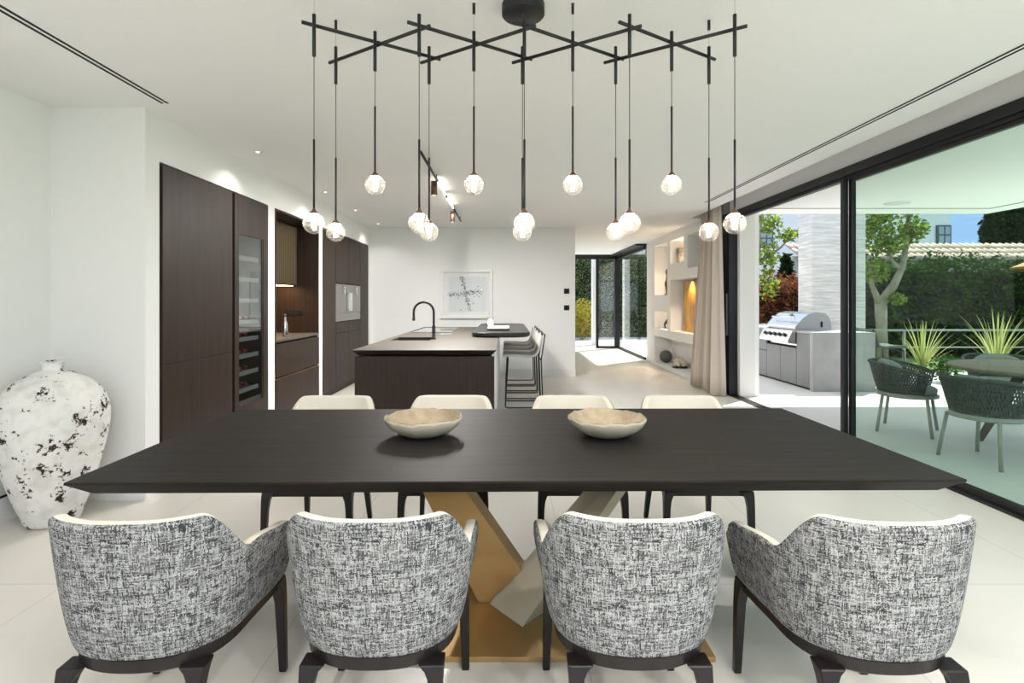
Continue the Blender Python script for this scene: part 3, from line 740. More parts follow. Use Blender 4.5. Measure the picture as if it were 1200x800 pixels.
# ------------------------------------------------------------------ dining chairs (local: seat faces +y)
def make_chair():
    t = empty('dining_armchair', (0, 0, 0), 'x', 'chair', 'armchairs around the dining table')
    def plan(n=44, yf=0.235, y0=-0.02, a=0.275, yb=-0.282, e=2.85):
        pts = []
        for k in range(9): pts.append((-a, yf + (y0-yf)*k/9))
        for k in range(n+1):
            th = math.pi*k/n
            cx = math.cos(th); sx = math.sin(th)
            x = -a*math.copysign(abs(cx)**(2/e), cx); y = y0 - (y0-yb)*abs(sx)**(2/e)
            pts.append((x, y))
        for k in range(1, 10): pts.append((a, y0 + (yf-y0)*k/9))
        return pts
    top = plan(); bot = plan(a=0.226, yb=-0.236, yf=0.225, e=2.4)
    # resample both by arc length of the top curve
    def resample(pts, m):
        d = [0]
        for i in range(1, len(pts)): d.append(d[-1] + math.dist(pts[i], pts[i-1]))
        out = []; i = 0
        for k in range(m):
            s = d[-1]*k/(m-1)
            while i < len(d)-2 and d[i+1] < s: i += 1
            u = (s-d[i])/max(1e-9, d[i+1]-d[i])
            out.append((pts[i][0]+(pts[i+1][0]-pts[i][0])*u, pts[i][1]+(pts[i+1][1]-pts[i][1])*u))
        return out, d[-1]
    m = 97
    T, LT = resample(top, m); B, LB = resample(bot, m)
    def sst(a, b, x):
        u = max(0, min(1, (x-a)/(b-a))); return u*u*(3-2*u)
    def htop(i):
        x, y = T[i]
        s = LT*i/(m-1); ends = min(s, LT-s)
        # back plateau -> S curve -> arms sloping to the front
        arm = 0.612 - 0.05*sst(-0.08, 0.235, y)
        back = 0.752 + 0.004*sst(0.05, 0.20, abs(x)) - 0.016*sst(0.205, 0.262, abs(x))
        h = arm + (back-arm)*(1-sst(-0.235, -0.085, y))
        if ends < 0.05: h -= 0.05*(1-math.sqrt(max(0, 1-(1-ends/0.05)**2)))
        return h
    def hbot(i): return 0.372 - 0.02*sst(-0.1, 0.23, T[i][1])
    def nrm(i):
        a = T[max(0, i-1)]; b = T[min(m-1, i+1)]
        tx, ty = b[0]-a[0], b[1]-a[1]; l = math.hypot(tx, ty)
        return (ty/l, -tx/l)     # points outward for left->back->right traversal?
    # check outward orientation at the back centre (should be -y)
    sg = 1 if nrm(m//2)[1] < 0 else -1
    th = 0.042
    def pt(i, u, off):
        """u 0..1 bottom..top, off = inward offset"""
        x = B[i][0] + (T[i][0]-B[i][0])*(u**0.5); y = B[i][1] + (T[i][1]-B[i][1])*(u**0.6)
        z = hbot(i) + (htop(i)-hbot(i))*u
        n = nrm(i); return (x - sg*n[0]*off, y - sg*n[1]*off, z)
    # outer shell
    us = [0, 0.015, 0.04, 0.07, 0.12, 0.22, 0.36, 0.5, 0.64, 0.78, 0.9, 0.965, 0.985]
    o = MB(); o.uv = []
    rings = []
    for u in us:
        off = 0.006 if u == 0 else 0.0
        rings.append([pt(i, u, off) for i in range(m)])
        for i in range(m): o.uv.append((LT*i/(m-1), pt(i, u, 0)[2]))
    for a in (20, 38, 55):          # fabric rolls over the outer lip
        ring = []
        for i in range(m):
            p = pt(i, 0.985, th/2 - th/2*math.cos(R(a))); ring.append((p[0], p[1], p[2] + 0.003 + 0.012*math.sin(R(a))))
            o.uv.append((LT*i/(m-1), p[2] + 0.02*a/65))
        rings.append(ring)
    o.loft(rings, False, True, closed=False)
    o.f = [tuple(reversed(q)) for q in o.f]
    o.build('outer_shell', M['tweed'], t, local=True)
    # cream rim and inside
    inn = MB(); rings = []
    rings.append([pt(i, 0.985, th*0.19) for i in range(m)])
    for a in (52, 62, 75, 100, 130, 160, 180):
        ring = []
        for i in range(m):
            p = pt(i, 0.985, th/2 - th/2*math.cos(R(a))); ring.append((p[0], p[1], p[2] + 0.003 + 0.012*math.sin(R(a))))
        rings.append(ring)
    for u in (0.9, 0.7, 0.5, 0.3, 0.12): rings.append([pt(i, u, th + 0.012*math.sin(math.pi*u)) for i in range(m)])
    inn.loft(rings, False, True, closed=False)
    inn.f = [tuple(reversed(q)) for q in inn.f]
    inn.build('inner_shell', M['cream'], t, local=True)
    # arm fronts
    for i in (0, m-1):
        cp = MB(); cp.uv = []
        outer = [pt(i, u, 0) for u in us]; inner = [pt(i, u, th) for u in (0.99, 0.9, 0.7, 0.5, 0.3, 0.12, 0)]
        mid = [(p[0], p[1], p[2]+0.003+0.012*math.sin(R(a))) for a in (30, 60, 90, 120, 150) for p in [pt(i, 0.985, th/2 - th/2*math.cos(R(a)))]]
        ring = outer + mid + inner
        cen = (sum(p[0] for p in ring)/len(ring), sum(p[1] for p in ring)/len(ring))
        rings = [ring, [(cen[0]+(p[0]-cen[0])*0.93, p[1]+0.010, p[2]*0.985+0.5*0.015) for p in ring], [(cen[0]+(p[0]-cen[0])*0.7, p[1]+0.016, 0.46+(p[2]-0.46)*0.9) for p in ring]]
        cp.loft(rings, True, True)
        for p in cp.v: cp.uv.append((p[0] + p[1], p[2]))
        cp.build('arm_front', M['tweed'], t, local=True)
    # seat cushion
    sr = []
    for (sc, z) in ((0.93, 0.365), (0.985, 0.38), (1.0, 0.42), (0.985, 0.45), (0.93, 0.466), (0.6, 0.474)):
        sr.append([(x*sc*0.86, (y-0.0)*sc*0.83+0.02 + (0.015 if y > 0.1 else 0), z) for x, y in T[::3]])
    MB().loft(sr, True, True).build('seat', M['cream'], t, local=True)
    # seat rail: U under the shell, closed across the front
    rr = []
    path = [(B[i][0], B[i][1]) for i in range(0, m, 2)]
    for (off, z) in ((0.010, 0.332), (0.003, 0.338), (0.003, 0.371), (0.045, 0.371), (0.045, 0.332)):
        ring = []
        for i in range(0, m, 2):
            n = nrm(i); ring.append((B[i][0]-sg*n[0]*off, B[i][1]-sg*n[1]*off, z - 0.02*sst(-0.1, 0.23, T[i][1])))
        rr.append(ring)
    rr.append(rr[0])
    mb = MB().loft(rr, False, False, closed=False)
    mb.box(-0.21, 0.21, 0.19, 0.23, 0.315, 0.352)
    mb.build('seat_rail', M['chairwood'], t, local=True)
    def leg(secs):
        mb = MB(); mb.loft([[(x0,y0,z),(x1,y0,z),(x1,y1,z),(x0,y1,z)] for (x0,x1,y0,y1,z) in secs])
        mb.build('leg', M['chairwood'], t, local=True, bevel=0.004)
    for s in (-1, 1):
        def sx(a, b): return (min(s*a, s*b), max(s*a, s*b))
        leg([(*sx(0.214, 0.240), 0.247, 0.272, 0.0), (*sx(0.203, 0.238), 0.234, 0.268, 0.26), (*sx(0.198, 0.237), 0.226, 0.267, 0.30), (*sx(0.188, 0.236), 0.214, 0.266, 0.326), (*sx(0.172, 0.235), 0.196, 0.264, 0.340), (*sx(0.150, 0.234), 0.178, 0.262, 0.350)])
        leg([(*sx(0.182, 0.208), -0.280, -0.254, 0.0), (*sx(0.164, 0.198), -0.246, -0.212, 0.22), (*sx(0.160, 0.197), -0.236, -0.198, 0.28), (*sx(0.155, 0.198), -0.230, -0.186, 0.308), (*sx(0.146, 0.199), -0.225, -0.176, 0.326), (*sx(0.128, 0.200), -0.220, -0.160, 0.342)])
    return t
ch0 = None
spots = [(-1.037, 1.668, 1.2, 'tweed-backed armchair on near side of the table, closest to the vase'),
         (-0.376, 1.680, 0.3, 'tweed-backed armchair on near side of the table, second from the vase'),
         (0.370, 1.680, -0.2, 'tweed-backed armchair on near side of the table, third from the vase'),
         (1.060, 1.662, -0.8, 'tweed-backed armchair on near side of the table, closest to the sliding door'),
         (-1.045, 3.02, 180, 'cream leather armchair on far side of the table, closest to the dark cabinets'),
         (-0.335, 3.03, 180, 'cream leather armchair on far side of the table, in front of the island'),
         (0.400, 3.03, 180, 'cream leather armchair on far side of the table, third from the dark cabinets'),
         (1.060, 3.03, 180, 'cream leather armchair on far side of the table, closest to the sliding door')]
for i, (x, y, a, lab) in enumerate(spots):
    if ch0 is None: ch0 = o = make_chair()
    else: o = copy_tree(ch0)
    o.location = (x, y, 0.0005); o.rotation_euler = (0, 0, R(a)); o['label'] = lab

# ------------------------------------------------------------------ chandelier
t = empty('pendant_chandelier', (0.072, 2.33, H), 'black zigzag rod chandelier with fourteen ribbed glass globes above the dining table', 'chandelier')
MB().lathe([(0.094, 0.0), (0.094, -0.042), (0.090, -0.047), (0.001, -0.047)], (0.072, 2.33, H), 48).build('canopy', M['black'], t)
YR = (2.194, 2.333, 2.472); S = 0.2165; X0 = 0.072
def col(k): return X0 + S*k          # k from -4 .. 4
def rod(k, up):
    xa, xb = col(k), col(k+2)
    ya, yb = (YR[0], YR[2]) if up else (YR[2], YR[0])
    dx, dy = (xb-xa)*0.105, (yb-ya)*0.105
    z = 2.489 if up else 2.473
    MB().tube([(xa-dx, ya-dy, z), (xb+dx, yb+dy, z)], 0.0075, 10).build('rod', M['black'], t)
for k in (-4, -2, 0, 2):
    rod(k, True); rod(k, False)
pend = [(k, 0) for k in (-4, -2, 0, 2, 4)] + [(k, 1) for k in (-3, -1, 1, 3)] + [(k, 2) for k in (-4, -2, 0, 2, 4)]
# sits beside the rods, not through them
for (k, row) in pend:
    x = col(k) + 0.0; y = YR[row] - 0.016
    zg = 1.854 if row == 1 else 1.667
    p = MB()
    p.tube([(x, y, 2.355), (x, y, 2.527)], 0.0075, 10)
    pd = p.build('pendant', M['black'], t)
    MB().tube([(x, y, 2.355), (x, y, zg+0.345)], 0.0016, 6).build('cord', M['black'], pd)
    MB().tube([(x, y, zg+0.345), (x, y, zg+0.055)], 0.0046, 8).build('stem', M['black'], pd)
    MB().lathe([(0.0046, 0.064), (0.007, 0.056), (0.014, 0.048), (0.0205, 0.0405), (0.019, 0.039), (0.001, 0.039)], (x, y, zg), 20).build('cap', M['bronze'], pd)
    prof = [(0.019, 0.0392)]
    nr = 12
    for j in range(1, nr*2):
        a = R(26) + (math.pi - R(26))*j/(nr*2)
        rr = 0.0435*math.sin(a) * (1.0 + (0.005 if j % 2 else -0.005)); prof.append((max(rr, 0.0005), 0.0435*math.cos(a)))
    g = MB()
    rings = [[(x + r*math.cos(2*math.pi*q/28), y + r*math.sin(2*math.pi*q/28), zg + z) for q in range(28)] for r, z in prof]
    g.loft(rings, False, True).build('glass_globe', M['globe'], pd)
    MB().lathe([(0.018, 0.0385), (0.0185, 0.030), (0.013, 0.012), (0.001, 0.012)], (x, y, zg), 16).build('lamp', M['lampcore'], pd)
    MB().lathe([(0.0125, 0.0115), (0.0125, -0.012), (0.0115, -0.022), (0.001, -0.022)], (x, y, zg), 16).build('diffuser', M['lamplow'], pd)
    # every suspension point: small ceiling anchor with a thin wire
    if (k, row) in ((-4, 2), (-1, 1), (1, 1), (4, 2), (-4, 0), (4, 0)):
        MB().tube([(x, y, 2.605), (x, y, H)], 0.0065, 10).build('ceiling_anchor', M['black'], t)
        MB().tube([(x, y, 2.527), (x, y, 2.605)], 0.0007, 5).build('suspension_wire', M['steelmatt'], t)
MB().tube([(X0, YR[0]-0.016, 2.527), (X0, YR[0]+0.03, 2.56), (X0, 2.29, H-0.046)], 0.0016, 6).build('power_cord', M['black'], t)

# ------------------------------------------------------------------ vase
vx, vy = -2.775, 3.235
prof = [(0.115, 0.0), (0.135, 0.012), (0.150, 0.06), (0.185, 0.16), (0.222, 0.28), (0.252, 0.40), (0.272, 0.52), (0.281, 0.62), (0.276, 0.70), (0.252, 0.775), (0.212, 0.835), (0.155, 0.88), (0.095, 0.912), (0.066, 0.922), (0.055, 0.935), (0.053, 0.955), (0.060, 0.975), (0.056, 0.980), (0.044, 0.978), (0.042, 0.93), (0.05, 0.90)]
def smooth_prof(p, n=4):
    out = []
    for i in range(len(p)-1):
        p0 = p[max(0, i-1)]; p1 = p[i]; p2 = p[i+1]; p3 = p[min(len(p)-1, i+2)]
        for k in range(n):
            u = k/n
            out.append(tuple(0.5*(2*p1[q] + (p2[q]-p0[q])*u + (2*p0[q]-5*p1[q]+4*p2[q]-p3[q])*u*u + (3*p1[q]-p0[q]-3*p2[q]+p3[q])*u**3) for q in (0, 1)))
    return out + [p[-1]]
v = MB().lathe(smooth_prof(prof), (vx, vy, 0.0005), 64, lambda a, z, r: 1 + 0.008*math.sin(3*a+z*9) + 0.005*math.sin(7*a-z*14))
v = v.build('clay_vase', M['vase'], None)
tag(v, 'large weathered white clay vase with dark chipped patches on the floor', 'vase')

# ------------------------------------------------------------------ curtain
mb = MB(); rings = []
nf = 8; ns = 161
for kz in range(13):
    u = kz/12; z = 0.012 + u*(2.84-0.012)
    y0 = 7.40*(1-u) + 7.56*u + 0.0; y1 = 8.50*(1-u) + 8.12*u
    A = 0.115*(1-u) + 0.055*u; xc = 2.99*(1-u) + 3.02*u
    ring = []
    for i in range(ns):
        s = i/(ns-1); ph = 2*math.pi*nf*s
        x = xc + A*math.sin(ph + 0.5*math.sin(3*s*6.28)) * (0.75 + 0.25*math.sin(11*s)); y = y0 + (y1-y0)*(s + 0.012*math.sin(2*ph + u))
        ring.append((x, y, z))
    rings.append(ring)
mb.loft(rings, False, True, closed=False)
cu = mb.build('curtain', M['curtain'], None, solid=0.004)
tag(cu, 'beige floor-length linen curtain gathered beside the sliding door', 'curtain')

# ------------------------------------------------------------------ things in the niches
def nspot(y, z, label):
    t = empty('niche_spotlight', (3.22, y, z), label, 'light', 'niche spotlights')
    MB().lathe([(0.022, 0), (0.022, -0.004), (0.014, -0.004)], (3.22, y, z), 16).build('trim_ring', M['white'], t)
    MB().lathe([(0.013, -0.003), (0.001, -0.003)], (3.22, y, z), 12).build('lamp', M['spotglow'], t)
    l = bpy.data.lights.new('niche_lamp', 'SPOT'); l.energy = 13.0; l.color = (1, 0.76, 0.52); l.spot_size = R(120); l.spot_blend = 0.8; l.shadow_soft_size = 0.02
    lo = bpy.data.objects.new('niche_lamp', l); COL.objects.link(lo); lo.parent = t; lo.location = (0.05, 0, -0.02)
nspot(10.6, 2.49, 'tiny warm spotlight in the top of the tall niche by the hall')
nspot(9.6, 2.49, 'tiny warm spotlight in the niche with the patterned dark vase')
nspot(9.5, 1.74, 'tiny warm spotlight above the amber panel')
nspot(10.6, 1.13, 'tiny warm spotlight in the small niche with black figurine')
o = MB().lathe(smooth_prof([(0.06, 0), (0.075, 0.02), (0.082, 0.12), (0.085, 0.25), (0.075, 0.285), (0.06, 0.29), (0.055, 0.27)], 3), (3.30, 10.02, 2.0505), 28)
M['pattern'] = wood('black_white_pattern', (0.015, 0.014, 0.013), (0.45, 0.42, 0.38), (26, 26, 40), 0.5)
o = o.build('patterned_vase', M['pattern'], None); tag(o, 'black and white patterned cylinder vase in the upper wall niche', 'vase')
def figurine(x, y, z, s, label, kind):
    mb = MB()
    if kind == 0:
        mb.lathe(smooth_prof([(0.05, 0), (0.05, 0.02), (0.02, 0.04), (0.028, 0.14), (0.045, 0.24), (0.022, 0.32), (0.014, 0.42), (0.03, 0.47), (0.018, 0.53), (0.002, 0.55)], 3), (x, y, z), 18)
    else:
        mb.box(x-0.06, x+0.06, y-0.04, y+0.04, z, z+0.015)
        mb.tube([(x-0.02, y-0.01, z+0.015), (x-0.03, y, z+0.08), (x+0.0, y, z+0.13), (x+0.03, y, z+0.19), (x+0.055, y, z+0.18)], [0.014, 0.02, 0.028, 0.018, 0.01], 10)
        mb.tube([(x+0.03, y, z+0.015), (x+0.035, y, z+0.07), (x+0.0, y, z+0.13)], [0.012, 0.014, 0.02], 10)
    o = mb.build('figurine', M['bronze'] if kind == 0 else M['black'], None); tag(o, label, 'figurine')
figurine(3.32, 10.98, 1.4605, 1, 'slim dark standing figurine in the tall wall niche', 0)
figurine(3.32, 11.03, 0.7705, 1, 'small black animal figurine in the low square wall niche', 1)
t = empty('amber_panel', (3.33, 9.5, 0.7705), 'glossy amber gold panel standing in the large wall niche', 'panel')
MB().box(3.33, 3.37, 9.0, 10.0, 0.7705, 1.70).build('board', M['amber'], t, bevel=0.004)
o = MB().sphere((3.30, 10.98, 0.0605+0.13), 0.13, 28, 16).build('stone_sphere', M['greystone'], None); tag(o, 'dark mottled stone sphere in the lowest wall niche', 'sphere')
t = empty('coral_sculpture', (3.32, 10.15, 0.0605), 'cream branching coral on dark stand in the lowest wall niche', 'coral')
MB().lathe([(0.12, 0), (0.15, 0.015), (0.13, 0.03)], (3.32, 10.15, 0.0605), 24).build('stand', M['black'], t)
mb = MB(); rnd = random.Random(9)
for k in range(46):
    a = rnd.uniform(0, 6.28); e = rnd.uniform(0.15, 1.4); l = rnd.uniform(0.12, 0.2)
    d = Vector((math.cos(a)*math.cos(e)*0.62, math.sin(a)*math.cos(e)*1.25, math.sin(e)*0.95))
    c0 = Vector((3.32, 10.15, 0.095)); mb.tube([c0, c0 + d*l*0.6, c0 + d*l + Vector((rnd.uniform(-.01,.01), rnd.uniform(-.02,.02), 0))], [0.025, 0.018, 0.026], 7)
mb.build('branches', M['coral'], t)

# ------------------------------------------------------------------ terrace & garden
STRUCT(BX(3.22, 9.6, -3.6, 10.0, -0.2, -0.004).box(-9.0, 11.0, -13.0, -3.6, -0.2, -0.004), 'ground_terrace_and_bounce', M['terrace'])  # pale paving behind the house added, unseen, to bounce sunlight indoors
STRUCT(BX(-4.0, 3.22, 15.1, 19.6, -0.2, -0.004).box(3.22, 6.2, 10.0, 19.6, -0.2, -0.004), 'ground_side_terrace', M['terrace'])
STRUCT(BX(-40, 60, -40, 80, -0.4, -0.03), 'ground_lawn', M['grass'])
rf = MB().box(3.45, 7.2, -0.6, 7.94, H, 3.0).box(3.29, 3.45, -6.0, 7.6, H, 2.86)
STRUCT(rf, 'ceiling_terrace', M['ceil'])
STRUCT(MB().box(3.6, 6.82, 7.45, 7.465, H-0.006, H+0.002).box(6.805, 6.82, -0.5, 7.45, H-0.006, H+0.002), 'trim_1', M['winframe'])
cs = MB().lathe([(0.15, 0), (0.15, -0.006), (0.001, -0.008)], (5.2, 7.05, H), 32).build('ceiling_speaker', M['white'], None)
tag(cs, 'round white speaker flush in the terrace ceiling', 'speaker')
STRUCT(BX(5.48, 6.44, 9.5, 9.95, -0.01, 4.2), 'wall_travertine', M['travertine'])
STRUCT(BX(2.60, 2.76, 16.0, 16.3, 0, 3.2), 'wall_exterior', M['ext'])

# outdoor kitchen counter
t = empty('outdoor_counter', (5.0, 8.9, 0), 'grey concrete outdoor kitchen counter under the steel grill', 'counter')
MB().box(4.54, 5.47, 7.85, 7.93, -0.003, 0.875).build('end_panel', M['concrete'], t, bevel=0.003)
MB().box(4.56, 5.47, 7.93, 8.33, 0.875-0.03, 0.875).box(4.56, 5.47, 9.28, 10.9, 0.845, 0.875).box(5.15, 5.47, 8.33, 9.28, 0.845, 0.875).build('worktop', M['concrete'], t)
MB().box(4.58, 5.45, 7.93, 10.9, 0.0, 0.62).box(4.58, 5.45, 7.93, 8.33, 0.62, 0.845).box(4.58, 5.45, 9.28, 10.9, 0.62, 0.845).build('carcass', M['dark'], t)
dz = lambda y0, y1, z0, z1, n: MB().box(4.555, 4.58, y0, y1, z0, z1).build(n, M['bbqdoor'], t, bevel=0.002)
dz(7.935, 8.32, 0.03, 0.84, 'door'); dz(8.33, 8.80, 0.03, 0.60, 'door'); dz(8.81, 9.275, 0.03, 0.60, 'door')
dz(9.285, 9.8, 0.03, 0.47, 'drawer'); dz(9.285, 9.8, 0.48, 0.67, 'drawer'); dz(9.285, 9.8, 0.68, 0.84, 'drawer'); dz(9.81, 10.85, 0.03, 0.84, 'door')

t = empty('barbecue_grill', (4.85, 8.8, 0.62), 'stainless steel built-in barbecue with closed hood on the outdoor counter', 'grill')
gy0, gy1 = 8.335, 9.275
MB().box(4.60, 5.14, gy0, gy1, 0.63, 0.885).build('firebox', M['steel'], t)
def prism(mb, pts, y0, y1): return mb.loft([[(x, y0, z) for x, z in pts], [(x, y1, z) for x, z in pts]])
hood = [(4.56, 0.886), (4.545, 0.92), (4.56, 0.95), (4.66, 1.06), (4.76, 1.135), (4.87, 1.165), (5.02, 1.15), (5.08, 1.09), (5.11, 1.0), (5.12, 0.886)]
hd = prism(MB(), hood, gy0+0.02, gy1-0.02).build('hood', M['steel'], t, bevel=0.006)
for y in (gy0+0.004, gy1-0.02): 
    MB().loft([[(x, yy, z) for x, z in hood] for yy in (y, y+0.016)]).build('hood_end', M['steelmatt'], t, bevel=0.003)
MB().tube([(4.60, gy0+0.12, 1.06), (4.585, gy0+0.13, 1.085), (4.585, gy1-0.13, 1.085), (4.60, gy1-0.12, 1.06)], 0.012, 10).build('hood_handle', M['steel'], t)
mb = MB(); mb.loft([[(5.0 - 0.0, gy0+0.003, 1.02), (5.0+0.0, gy0+0.003, 1.06)]]) if False else None
cp = prism(MB(), [(4.60, 0.885), (4.50, 0.875), (4.425, 0.72), (4.43, 0.68), (4.60, 0.66)], gy0, gy1).build('control_panel', M['steel'], t, bevel=0.004)
for k in range(5):
    y = gy0 + 0.16 + k*0.155
    c0 = Vector((4.462, y, 0.797)); n = Vector((-0.9, 0, 0.436))
    MB().tube([c0, c0 + n*0.03], 0.028, 14).build('knob', M['black'], t)
MB().box(4.95, 4.97, gy0-0.012, gy0+0.004, 0.93, 1.02).build('side_bracket', M['dark'], t)
MB().tube([(4.73, gy0+0.45, 1.118), (4.70, gy0+0.45, 1.128)], 0.035, 18).build('thermometer', M['steelmatt'], hd)

# leaves
def leaf_mesh(mb, pts, size, rng, up=0.3, narrow=0.55):
    for p in pts:
        a = rng.normal(size=3); a[2] *= 0.6; a /= np.linalg.norm(a)
        b = np.cross(a, rng.normal(size=3)); nb = np.linalg.norm(b)
        if nb < 1e-6: continue
        b /= nb; s = size*rng.uniform(0.6, 1.35)
        v0 = p - a*s*0.5; v1 = p + b*s*narrow*0.5; v2 = p + a*s*0.5; v3 = p - b*s*narrow*0.5
        n = len(mb.v); mb.v += [tuple(v0), tuple(v1), tuple(v2), tuple(v3)]; mb.f.append((n, n+1, n+2, n+3)); mb.sm.append(False)

def hedge(name, x0, x1, y0, y1, z0, z1, n, mat, inmat, label, size=0.09, seed=1, cat='hedge'):
    rng = np.random.default_rng(seed)
    t = empty(name, ((x0+x1)/2, (y0+y1)/2, z0), label, cat)
    # lumpy inner mass
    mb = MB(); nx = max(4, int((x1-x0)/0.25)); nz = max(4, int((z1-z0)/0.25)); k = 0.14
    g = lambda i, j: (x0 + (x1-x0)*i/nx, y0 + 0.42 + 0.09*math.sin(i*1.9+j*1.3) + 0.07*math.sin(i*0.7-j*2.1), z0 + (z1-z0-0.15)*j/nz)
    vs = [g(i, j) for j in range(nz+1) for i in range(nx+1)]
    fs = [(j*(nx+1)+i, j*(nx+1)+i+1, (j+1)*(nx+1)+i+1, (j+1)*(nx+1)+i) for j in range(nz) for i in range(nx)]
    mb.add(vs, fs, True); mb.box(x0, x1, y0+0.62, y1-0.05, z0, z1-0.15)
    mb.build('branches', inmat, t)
    mb = MB(); u = rng.uniform(size=(n, 3)); P = []
    for q in u:
        x = x0 + (x1-x0)*q[0]; w_ = 0.17*math.sin(x*2.3+q[1]*7) + 0.16*math.sin(x*5.1-q[1]*11) + 0.1*math.sin(x*9.7+q[1]*17)
        if q[2] < 0.75: P.append(np.array((x, y0 + w_*0.8 + rng.normal()*0.06, z0 + (z1-z0+0.10*math.sin(x*3.1))*q[1])))
        else: P.append(np.array((x, y0 + (y1-y0)*q[1], z1 + w_*0.7 + rng.normal()*0.07)))
    leaf_mesh(mb, P, size, rng)
    mb.build('leaves', mat, t)
    return t
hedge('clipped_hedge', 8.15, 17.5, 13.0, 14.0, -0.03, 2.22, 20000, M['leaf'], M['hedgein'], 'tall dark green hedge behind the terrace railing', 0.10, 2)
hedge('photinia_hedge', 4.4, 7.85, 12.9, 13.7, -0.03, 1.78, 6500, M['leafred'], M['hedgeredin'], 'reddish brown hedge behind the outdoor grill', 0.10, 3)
hedge('garden_hedge', -2.5, 8.1, 19.7, 20.5, -0.03, 3.15, 32000, M['leafhall'], M['hedgein'], 'tall green hedge beyond the hall glass doors', 0.085, 4)

def blob_pts(rng, c, r, n):
    d = rng.normal(size=(n, 3)); d /= np.linalg.norm(d, axis=1)[:, None]
    return np.array(c) + d * (rng.uniform(size=(n, 1))**0.45) * np.array(r)
def tree(name, label, trunk, radii, blobs, size, mat, seed, nper=420, cat='tree'):
    rng = np.random.default_rng(seed)
    t = empty(name, trunk[0][0], label, cat)
    mb = MB()
    for path, rr in zip(trunk, radii): mb.tube(path, rr, 10)
    mb.build('trunk', M['bark'], t)
    mb = MB()
    for (c, r, w_) in blobs: leaf_mesh(mb, blob_pts(rng, c, r, int(nper*w_)), size, rng, narrow=0.75)
    mb.build('crown', mat, t); return t
# plane tree seen through the fixed pane
def q(px, py, Y): return ((px-594)/620*Y, Y, 1.35-(py-352)/620*Y)
tree('plane_tree', 'pale-trunked plane tree with bright leaves in front of the dark hedge',
     [[(7.81, 11, -0.06), q(1033, 385, 11), q(1032, 352, 11)], [q(1032, 356, 11), q(1048, 333, 11), q(1058, 312, 11), q(1062, 285, 11.1), q(1065, 250, 11.2), q(1067, 215, 11.2)], [q(1031, 356, 11), q(1022, 335, 10.8), q(1020, 310, 10.8)], [q(1056, 316, 11), q(1046, 306, 11), q(1040, 290, 10.9)]],
     [[0.12, 0.10, 0.11], [0.10, 0.075, 0.06, 0.045, 0.035, 0.025], [0.07, 0.045, 0.025], [0.045, 0.03, 0.02]],
     [(q(1025, 262, 10.8), (0.35, 0.35, 0.28), .5), (q(1040, 285, 10.9), (0.4, 0.4, 0.25), .6), (q(1068, 270, 11.2), (0.28, 0.35, 0.3), .5), (q(1025, 318, 10.8), (0.28, 0.3, 0.28), .4), (q(1050, 350, 10.8), (0.16, 0.2, 0.12), .15), (q(1045, 240, 11), (0.8, 0.6, 0.3), .6), (q(1035, 225, 11), (0.9, 0.7, 0.4), .7)],
     0.085, M['leafbright'], 21, 1000)
tree('young_tree', 'young tree with lime green leaves above the red hedge',
     [[(5.25, 11.4, -0.05), q(878, 400, 11.4), q(885, 330, 11.4), q(890, 270, 11.4), q(897, 230, 11.4)], [q(887, 310, 11.4), q(915, 290, 11.3), q(938, 265, 11.2)]],
     [[0.06, 0.06, 0.05, 0.04, 0.02], [0.03, 0.02, 0.012]],
     [(q(900, 262, 11.4), (0.32, 0.35, 0.25), .5), (q(899, 300, 11.3), (0.22, 0.3, 0.45), .5), (q(928, 275, 11.2), (0.35, 0.3, 0.16), .35), (q(900, 335, 11.3), (0.2, 0.3, 0.35), .3), (q(893, 225, 11.4), (0.6, 0.5, 0.4), .5)],
     0.085, M['leafbright'], 22, 560)
def conifer(name, label, x, y, h, r, seed, n=1500):
    rng = np.random.default_rng(seed)
    t = empty(name, (x, y, -0.03), label, 'tree')
    MB().tube([(x, y, -0.03), (x, y, h*0.9)], [r*0.18, 0.04], 8).build('trunk', M['bark'], t)
    mb = MB(); P = []
    for k in range(n):
        u = rng.uniform(0.06, 1); a = rng.uniform(0, 6.283); rad = r*(math.sin(math.pi*min(1, u**0.8*0.9+0.1)))**0.7*(1-u*0.35)*rng.uniform(0.55, 1.05)
        P.append(np.array((x + rad*math.cos(a), y + rad*math.sin(a), u*h)))
    leaf_mesh(mb, P, 0.30, rng, narrow=0.4); mb.build('crown', M['leafdark'], t)
conifer('cypress_tree', 'dark cypress tree beside the white house gable, seen against the sky', 24.55, 27, 5.8, 0.62, 31, 4200)
tree('pine_tree', 'broad dark pine crown at the far end of the garden, against the sky',
     [[(29.0, 31, -0.06), q(1188, 300, 31), q(1190, 250, 31)], [q(1189, 275, 31), q(1205, 258, 31)]], [[0.3, 0.22, 0.12], [0.12, 0.05]],
     [(q(1173, 266, 31), (1.0, 1.0, 0.95), 1), (q(1190, 258, 31), (1.2, 1.2, 1.2), 1.3), (q(1210, 254, 31.3), (1.6, 1.4, 1.5), 1.6), (q(1232, 258, 31.3), (1.5, 1.4, 1.6), 1.4), (q(1190, 285, 31), (1.6, 1.3, 0.9), 1.2)],
     0.22, M['leafdark'], 33, 1500)
conifer('small_cypress', 'small green cypress rising behind the red hedge beside the travertine wall', 7.55, 14.3, 2.55, 0.4, 34, 700)

